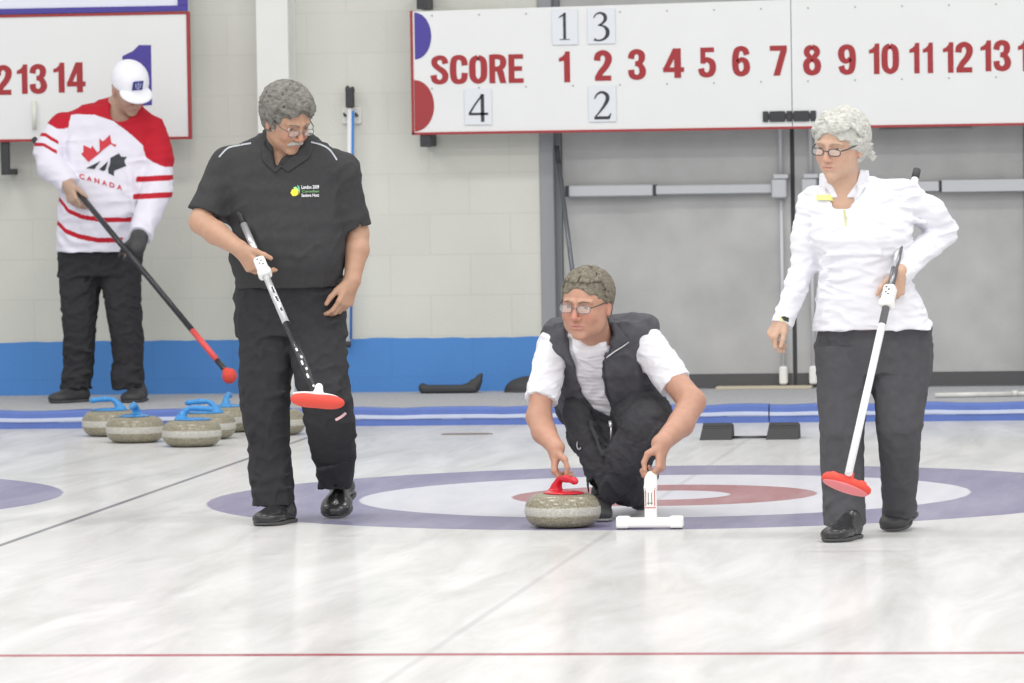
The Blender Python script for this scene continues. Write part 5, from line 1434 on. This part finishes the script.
def make_stone(handle_mat, hname):
    r = empty('curling_stone'); Rr, Hh = .141, .125
    pr_ = [(0, 0), (.045, 0), (.06, .001)]
    for t in np.linspace(-80, -14, 12): pr_.append((.062+(Rr-.062)*math.cos(math.radians(t))**.62, Hh/2+Hh/2*.99*math.sin(math.radians(t))))
    lo = pr_[-1]
    up = []
    for t in np.linspace(14, 82, 14): up.append((.062+(Rr-.062)*math.cos(math.radians(t))**.62, Hh/2+Hh/2*math.sin(math.radians(t))))
    b = MB(); b.lathe(pr_+[(lo[0], lo[1])], 64); b.lathe([(up[0][0], up[0][1])]+up+[(.05, Hh), (0, Hh)], 64); b.build('body', m_granite, r)
    b = MB(); b.lathe([(lo[0], lo[1]), (Rr, lo[1]+.006), (Rr+.0004, Hh/2), (Rr, up[0][1]-.006), (up[0][0], up[0][1])], 64); b.build('striking_band', m_band, r)
    S = Sculpt()
    S.ell((.008, 0, Hh), (.088, .074, .012), .006); S.box((0, 0, Hh-.06), (.12, .12, .06), .002, 's', rd=.001)
    S.chain([((-.052, 0, Hh+.004), .026), ((-.042, 0, Hh+.022), .018), ((-.026, 0, Hh+.044), .0115), ((-.008, 0, Hh+.054), .011)], .012)
    hd = smooth_obj(S, 'handle', handle_mat, r, np.zeros(3), .003)
    S = Sculpt(); S.chain([((-.012, 0, Hh+.054), .011), ((.03, 0, Hh+.055), .0125), ((.085, 0, Hh+.050), .012), ((.096, 0, Hh+.048), .0105)], .01)
    g = smooth_obj(S, 'grip', handle_mat, hd, np.zeros(3), .003)
    return r


def copy_tree(o, parent=None):
    c = o.copy(); C.objects.link(c)
    if parent is not None: c.parent = parent
    for ch in list(o.children): copy_tree(ch, c)
    return c


m_hblue = mat('sky_blue_plastic', lin(58, 140, 205), .25); m_hred = mat('red_plastic', lin(205, 32, 52), .18)
st0 = make_stone(m_hblue, 'blue')
for i, (x, y, ang, lab) in enumerate(((111, 434.5, 180, 'blue-handled granite curling stone, leftmost of the cluster'),
                                      (135.5, 441, -88, 'blue-handled granite curling stone second from the left, handle pointing at the viewer'),
                                      (192, 445, 0, 'blue-handled granite curling stone nearest the viewer, handle pointing right'),
                                      (207, 437.5, 180, 'blue-handled granite curling stone half hidden behind the nearest stone, handle pointing left'),
                                      (228, 430.5, 92, 'blue-handled granite curling stone at the back beside the black trouser leg'),
                                      (277, 433.5, 150, 'blue-handled granite curling stone seen between the legs of the polo-shirt man'))):
    o = st0 if i == 0 else copy_tree(st0); p = onz(x, y+1.2); o.location = (p[0], p[1], 0); o.rotation_euler = (0, 0, math.radians(ang))
    tag(o, lab, 'curling stone', 'blue-handled curling stones on the ice')
st = make_stone(m_hred, 'red'); p = onz(563, 526.8); st.location = (p[0], p[1], 0); st.rotation_euler = (0, 0, math.radians(-52)); STONE = np.array([p[0], p[1], 0])
tag(st, 'red-handled grey granite curling stone under the hand of the crouching man', 'curling stone')

m_bshaft = mat('black_carbon_shaft', lin(46, 46, 50), .22); m_wshaft = mat('white_painted_shaft', lin(232, 232, 235), .3); m_chrome = mat('silver_shaft', lin(205, 206, 210), .2, .5)
m_padr = mat('orange_red_brush_fabric', lin(224, 80, 66), .75, bump=.3, bscale=300); m_padp = mat('pink_worn_brush_fabric', lin(225, 130, 135), .8, bump=.3, bscale=300)
m_rshaft = mat('coral_red_shaft', lin(228, 84, 82), .35)


def brush_head(parent, base, c, ax, up, length=.185, w=.034, h=.020, top=m_white, pad=m_padr, padb=None, knobs=False):
    ax, up = norm(ax), norm(up); up = norm(up-ax*(ax@up)); R = np.stack([ax, np.cross(up, ax), up], 1); q = lambda x, y, z: c+R@np.array([x, y, z])
    S = Sculpt(); S.ell(q(0, 0, 0), (length*.5, w, h), .012, R=R); S.ell(q(-length*.22, 0, 0), (length*.27, w*.92, h*.95), .02, R=R); S.ell(q(length*.22, 0, 0), (length*.27, w*.92, h*.95), .02, R=R)
    o = smooth_obj(S, 'brush_pad', pad, parent, base, .003)
    S = Sculpt(); S.ell(q(-length*.05, 0, h*.90), (length*.45, w*.80, h*.5), .01, R=R); S.cone(q(0, 0, h), q(0, 0, h*2.4), .019, .015, .012)
    if knobs:
        for e in (-1, 1): S.ell(q(e*length*.30, 0, h*1.35), (.016, .014, .008), .006, R=R)
    smooth_obj(S, 'head_plate', top, parent, base, .003)
    if padb:
        S = Sculpt(); S.ell(q(0, 0, -h*.95), (length*.485, w*.95, h*.60), .01, R=R); smooth_obj(S, 'pad_face', padb, o, base, .003)


def broom(label, top, bot, segs, r=.0135, name='curling_broom', group=None):
    """segs: (t0, t1, material, part name) from the top end down"""
    top, bot = np.array(top, float), np.array(bot, float); e = empty(name, bot); tag(e, label, 'broom', group)
    for t0, t1, m, nm in segs:
        q = MB(); q.tube([top+(bot-top)*t0-bot, top+(bot-top)*t1-bot], r*(1.06 if nm in ('end_cap', 'grip_tape') else 1), 14); q.build(nm, m, e)
    return e


def grip_box(parent, base, c, ax, front, m, L=.088, w=.022, rot=0):
    ax = norm(ax); f = np.array(front, float); f = norm(f-ax*(f@ax)); s_ = np.cross(ax, f); R = np.stack([s_, f, ax], 1)
    S = Sculpt(); S.box(c, (w, .021, L/2), .01, R=R, rd=.012); S.box(c-ax*L*.42, (w*1.12, .024, L*.16), .012, R=R, rd=.012)
    o = smooth_obj(S, 'sensor_grip', m, parent, base, .003)
    for k_, (dx, dz) in enumerate(((-.006, .026), (.005, .015), (-.004, .003), (.006, -.006))):
        b = MB(); p = c+s_*dx+ax*dz-f*(-.0215); b.box(p-base-np.array([.004, .0012, .003]), p-base+np.array([.004, .0012, .003]), .001, R=R, c=p-base); b.build('indicator', m_seal, o)
    return o


import os
WHO = os.environ.get('WHO', '1234')
if '1' in WHO: man_in_polo()
if '2' in WHO: crouching_man()
if '3' in WHO: woman_in_white()
if '4' in WHO: man_in_jersey()

# broom of the man in the polo shirt
Y1 = -1.32; g = at(262, 267, Y1-.29); bo = at(317.5, 396, Y1-.74); d_ = bo-g; tp = g-d_*.86
e = broom('black and silver curling broom with orange-red head held under the arm of the polo-shirt man', tp, bo,
          [(0, .28, m_bshaft, 'shaft'), (.28, .42, m_chrome, 'shaft_sleeve'), (.42, .70, m_chrome, 'shaft_sleeve'), (.70, 1, m_bshaft, 'lower_shaft')])
grip_box(e, bo, g+norm(d_)*.0, -d_, (.25, -1, 0), m_white)
nrm_ = norm(CAM-g)
for t, L_, sx in ((.20, .030, -.3), (.27, .026, -.3), (.35, .02, -.3), (.66, .016, .2), (.72, .012, -.2), (.76, .022, .25), (.81, .012, -.2), (.86, .022, .25), (.94, .010, -.1)):
    f2 = norm(nrm_-norm(d_)*(nrm_@norm(d_))); s2 = np.cross(norm(d_), f2); c2 = g+d_*t+f2*.0128+s2*sx*.014; R2 = np.stack([s2, f2, norm(d_)], 1)
    q = MB(); q.box(c2-bo-np.array([.0035, .0012, L_/2]), c2-bo+np.array([.0035, .0012, L_/2]), .0005, R=R2, c=c2-bo); q.build('shaft_marking', m_white if t > .5 else m_bshaft, e)
brush_head(e, bo, at(317.5, 401, Y1-.745), (1, .10, -.10), (-.25, .3, .9), .190, .036, .022)
# broom of the woman
Y3 = -2.15; tp = at(917, 170, Y3+.13); bo = at(848.5, 474, Y3-.74)
e = broom('white-shafted curling broom with red head, tucked under the arm of the woman in white', tp, bo,
          [(0, .03, m_seal, 'end_cap'), (.03, .10, m_wshaft, 'upper_shaft'), (.10, .52, mat('gunmetal_shaft', lin(120, 120, 124), .2, .6), 'grip_shaft'), (.52, 1, m_wshaft, 'lower_shaft')])
d_ = bo-tp; g = tp+d_*.425
grip_box(e, bo, g, -d_, (-.3, -1, 0), m_white)
q = MB(); q.tube([tp+d_*.20-bo+np.array([-.004, -.008, 0]), tp+d_*.33-bo+np.array([-.004, -.008, 0])], .010, 10); q.build('silver_label', m_chrome, e)
brush_head(e, bo, at(846.5, 484, Y3-.69), (1, -.05, -.33), (-.15, .42, .88), .170, .042, .016, top=m_padr, pad=m_padr, padb=m_padp, knobs=True)
# broom of the man in the jersey
Y4 = 6.15; tp = at(34, 139, Y4-.03); bo = at(226, 371, Y4-.92)
e = broom('long black broom with coral lower shaft held by the man in the jersey', tp, bo,
          [(0, .04, m_seal, 'end_cap'), (.04, .83, m_bshaft, 'shaft'), (.83, .955, m_rshaft, 'lower_shaft'), (.955, 1, m_bshaft, 'neck')], .0150)
S = Sculpt(); f = norm(np.array([.45, -.85, -.3])); up = norm(np.cross(f, [1, 0, 0])); rr = np.cross(up, f); Rm = np.stack([rr, f, up], 1)
c = at(229.5, 376, Y4-.93); S.ell(c, (.038, .028, .040), .01, R=Rm); S.cone(bo, c, .018, .026, .012); smooth_obj(S, 'brush_pad', m_padr, e, bo, .003)
# broom hanging on the wall, with its holder
tp = at(350, 92, WY-.07); bo = at(348, 345, WY-.07)
e = broom('white and blue broom hanging upside down on the block wall beside the column', tp, bo, [(.05, .99, m_wshaft, 'shaft'), (.985, 1.01, m_seal, 'end_cap')], .0145)
q = MB(); q.tube([tp+np.array([.014, -.004, -.10])-bo, np.array([.016, -.004, .03])], .008, 10); q.build('blue_stripe', mat('blue_shaft', lin(62, 130, 205), .3), e)
S = Sculpt(); c = at(350, 98, WY-.07); S.box(c, (.022, .022, .052), .01, rd=.008); S.ell(c+[-.012, 0, .05], (.012, .02, .016), .008); S.ell(c+[.014, 0, .045], (.011, .02, .016), .008)
smooth_obj(S, 'broom_head', m_seal, e, bo, .003)
q = MB(); a_, b_ = at(342, 124, WY-.02), at(361, 107, WY-.02); base_ = np.array([a_[0], WY-.02, a_[2]])
q.box((0, 0, 0), (b_[0]-a_[0], .02, b_[2]-a_[2]), .004); o = q.build('broom_holder', mat('pale_holder_plate', lin(226, 226, 222), .5), None, base_); tag(o, 'small white wall plate holding the hanging broom', 'holder')
for xx in (.2, .8):
    q = MB(); cx = (b_[0]-a_[0])*xx; cz = (b_[2]-a_[2])*.5; q.tube([(cx, 0, cz), (cx, -.03, cz), (cx, -.05, cz+.01)], .007, 8); q.build('hook', m_seal, o)
# broom leaning in the door corner
tp = at(556.5, 146, WY-.06); bo = np.array([onz(589, 391, WZ)[0], WY-.30, WZ]); bo[0] = at(588, 392, WY-.30)[0]
e = broom('thin dark broom handle leaning in the corner of the door frame', tp, bo, [(0, .07, m_seal, 'grip_tape'), (.05, .96, mat('dark_metal_shaft', lin(105, 108, 114), .25, .5), 'shaft'), (.95, 1, m_seal, 'foot_cap')], .0125)
# ---- delivery stabiliser
m_pvc = mat('white_pvc', lin(244, 244, 240), .3)
cx = onz(650, 529)[0]; cy = onz(650, 529)[1]; e = empty('delivery_stabilizer', (cx, cy, 0)); tag(e, 'white plastic T-shaped sliding support under the left hand of the crouching man', 'sliding support')
S = Sculpt(); S.box((0, 0, .024), (.095, .020, .019), .006, rd=.012); smooth_obj(S, 'base_bar', m_pvc, e, np.zeros(3), .003)
for s_ in (-1, 1):
    S = Sculpt(); S.box((s_*.098, 0, .026), (.026, .025, .0225), .006, rd=.010); smooth_obj(S, 'end_foot', m_pvc, e, np.zeros(3), .003)
    q = MB(); q.box((s_*.098-.02, -.018, 0), (s_*.098+.02, .018, .006), .002); q.build('slider_pad', m_seal, e)
S = Sculpt(); S.box((.004, .0, .09), (.0225, .016, .075), .01, rd=.010); S.chain([((.004, .0, .155), .0215), ((.004, .012, .178), .0215), ((.002, .045, .188), .020), ((.0, .13, .186), .020)], .012)
up_ = smooth_obj(S, 'upright', m_pvc, e, np.zeros(3), .003)
q = MB(); q.tube([(.001, .05, .188), (0, .134, .186)], .0225, 14); q.build('grip_sleeve', m_seal, e)
m_rp = mat('red_print', lin(190, 80, 85), .6); m_gp = mat('grey_print', lin(130, 130, 135), .6)
for (x0, z0, x1, z1, m_) in ((-.016, .148, .024, .151, m_rp), (-.016, .078, .024, .081, m_rp), (-.014, .085, -.011, .145, m_rp), (.019, .085, .022, .145, m_rp), (-.004, .09, -.001, .14, m_gp), (.008, .09, .011, .14, m_gp), (-.007, .095, .014, .098, m_gp)):
    q = MB(); q.box((x0, -.0172, z0), (x1, -.0155, z1)); q.build('print', m_, up_)
# ---- things lying on the walkway
p = onz(450, 393, WZ); S = Sculpt(); c = np.array([p[0], p[1], WZ])
S.box(c+[0, 0, .022], (.150, .05, .021), .01, rd=.016); S.ell(c+[-.145, 0, .028], (.022, .045, .026), .015); S.chain([(c+[.09, 0, .03], .030), (c+[.135, 0, .045], .028), (c+[.155, 0, .065], .014), (c+[.158, .0, .085], .008), (c+[.172, 0, .092], .005)], .02)
S.ell(c+[-.01, 0, .062], (.115, .04, .022), .012, 's'); S.box(c+[0, 0, -.03], (.3, .2, .03), .002, 's', rd=.001)
o = smooth_obj(S, 'slider_cover', m_seal, None, c, .004); tag(o, 'flat black rubber cover with an upturned end, lying alone before the blue wall', 'overshoe')
tb = MB(); tb.tube([np.array([.155, 0, .075]), np.array([.160, 0, .098]), np.array([.173, 0, .101]), np.array([.172, 0, .089])], .004, 8); tb.build('pull_tab', m_seal, o)
p = onz(530, 392, WZ); S = Sculpt(); c = np.array([p[0], p[1], WZ]); S.ell(c+[0, 0, .01], (.135, .07, .074), .01); S.box(c+[0, 0, -.06], (.3, .2, .06), .003, 's', rd=.001)
o = smooth_obj(S, 'slider_cover', m_seal, None, c, .004); tag(o, 'rounded black rubber cover on the walkway half hidden by the crouching man', 'overshoe')
tb = MB(); tb.lathe([(.138, 0), (.139, .006), (.133, .010)], 40, (0, 0, 0), 1, .53); tb.build('rim', mat('dark_rubber_rim', lin(70, 66, 66), .7), o)
a_, b_ = onz(935, 398, WZ), onz(1068, 395.5, WZ); q = MB(); m_pole = mat('worn_white_pole', lin(214, 214, 210), .5, vary=.12, vscale=12)
e = empty('pole', ((a_[0]+b_[0])/2, (a_[1]+b_[1])/2, WZ)); bs = np.array(e.location); tag(e, 'worn white pole lying on the walkway at the right frame edge', 'pole')
q.tube([a_+[0, 0, .013]-bs, a_+(b_-a_)*.6+[0, 0, .013]-bs], .013, 12); q.build('tube', m_pole, e)
q = MB(); q.tube([a_+(b_-a_)*.58+[0, 0, .0155]-bs, a_+(b_-a_)*.62+[0, 0, .0155]-bs], .0155, 12); q.tube([a_+(b_-a_)*.6+[0, 0, .0135]-bs, b_+[0, 0, .0135]-bs], .0115, 12); q.build('extension', m_pole, e)
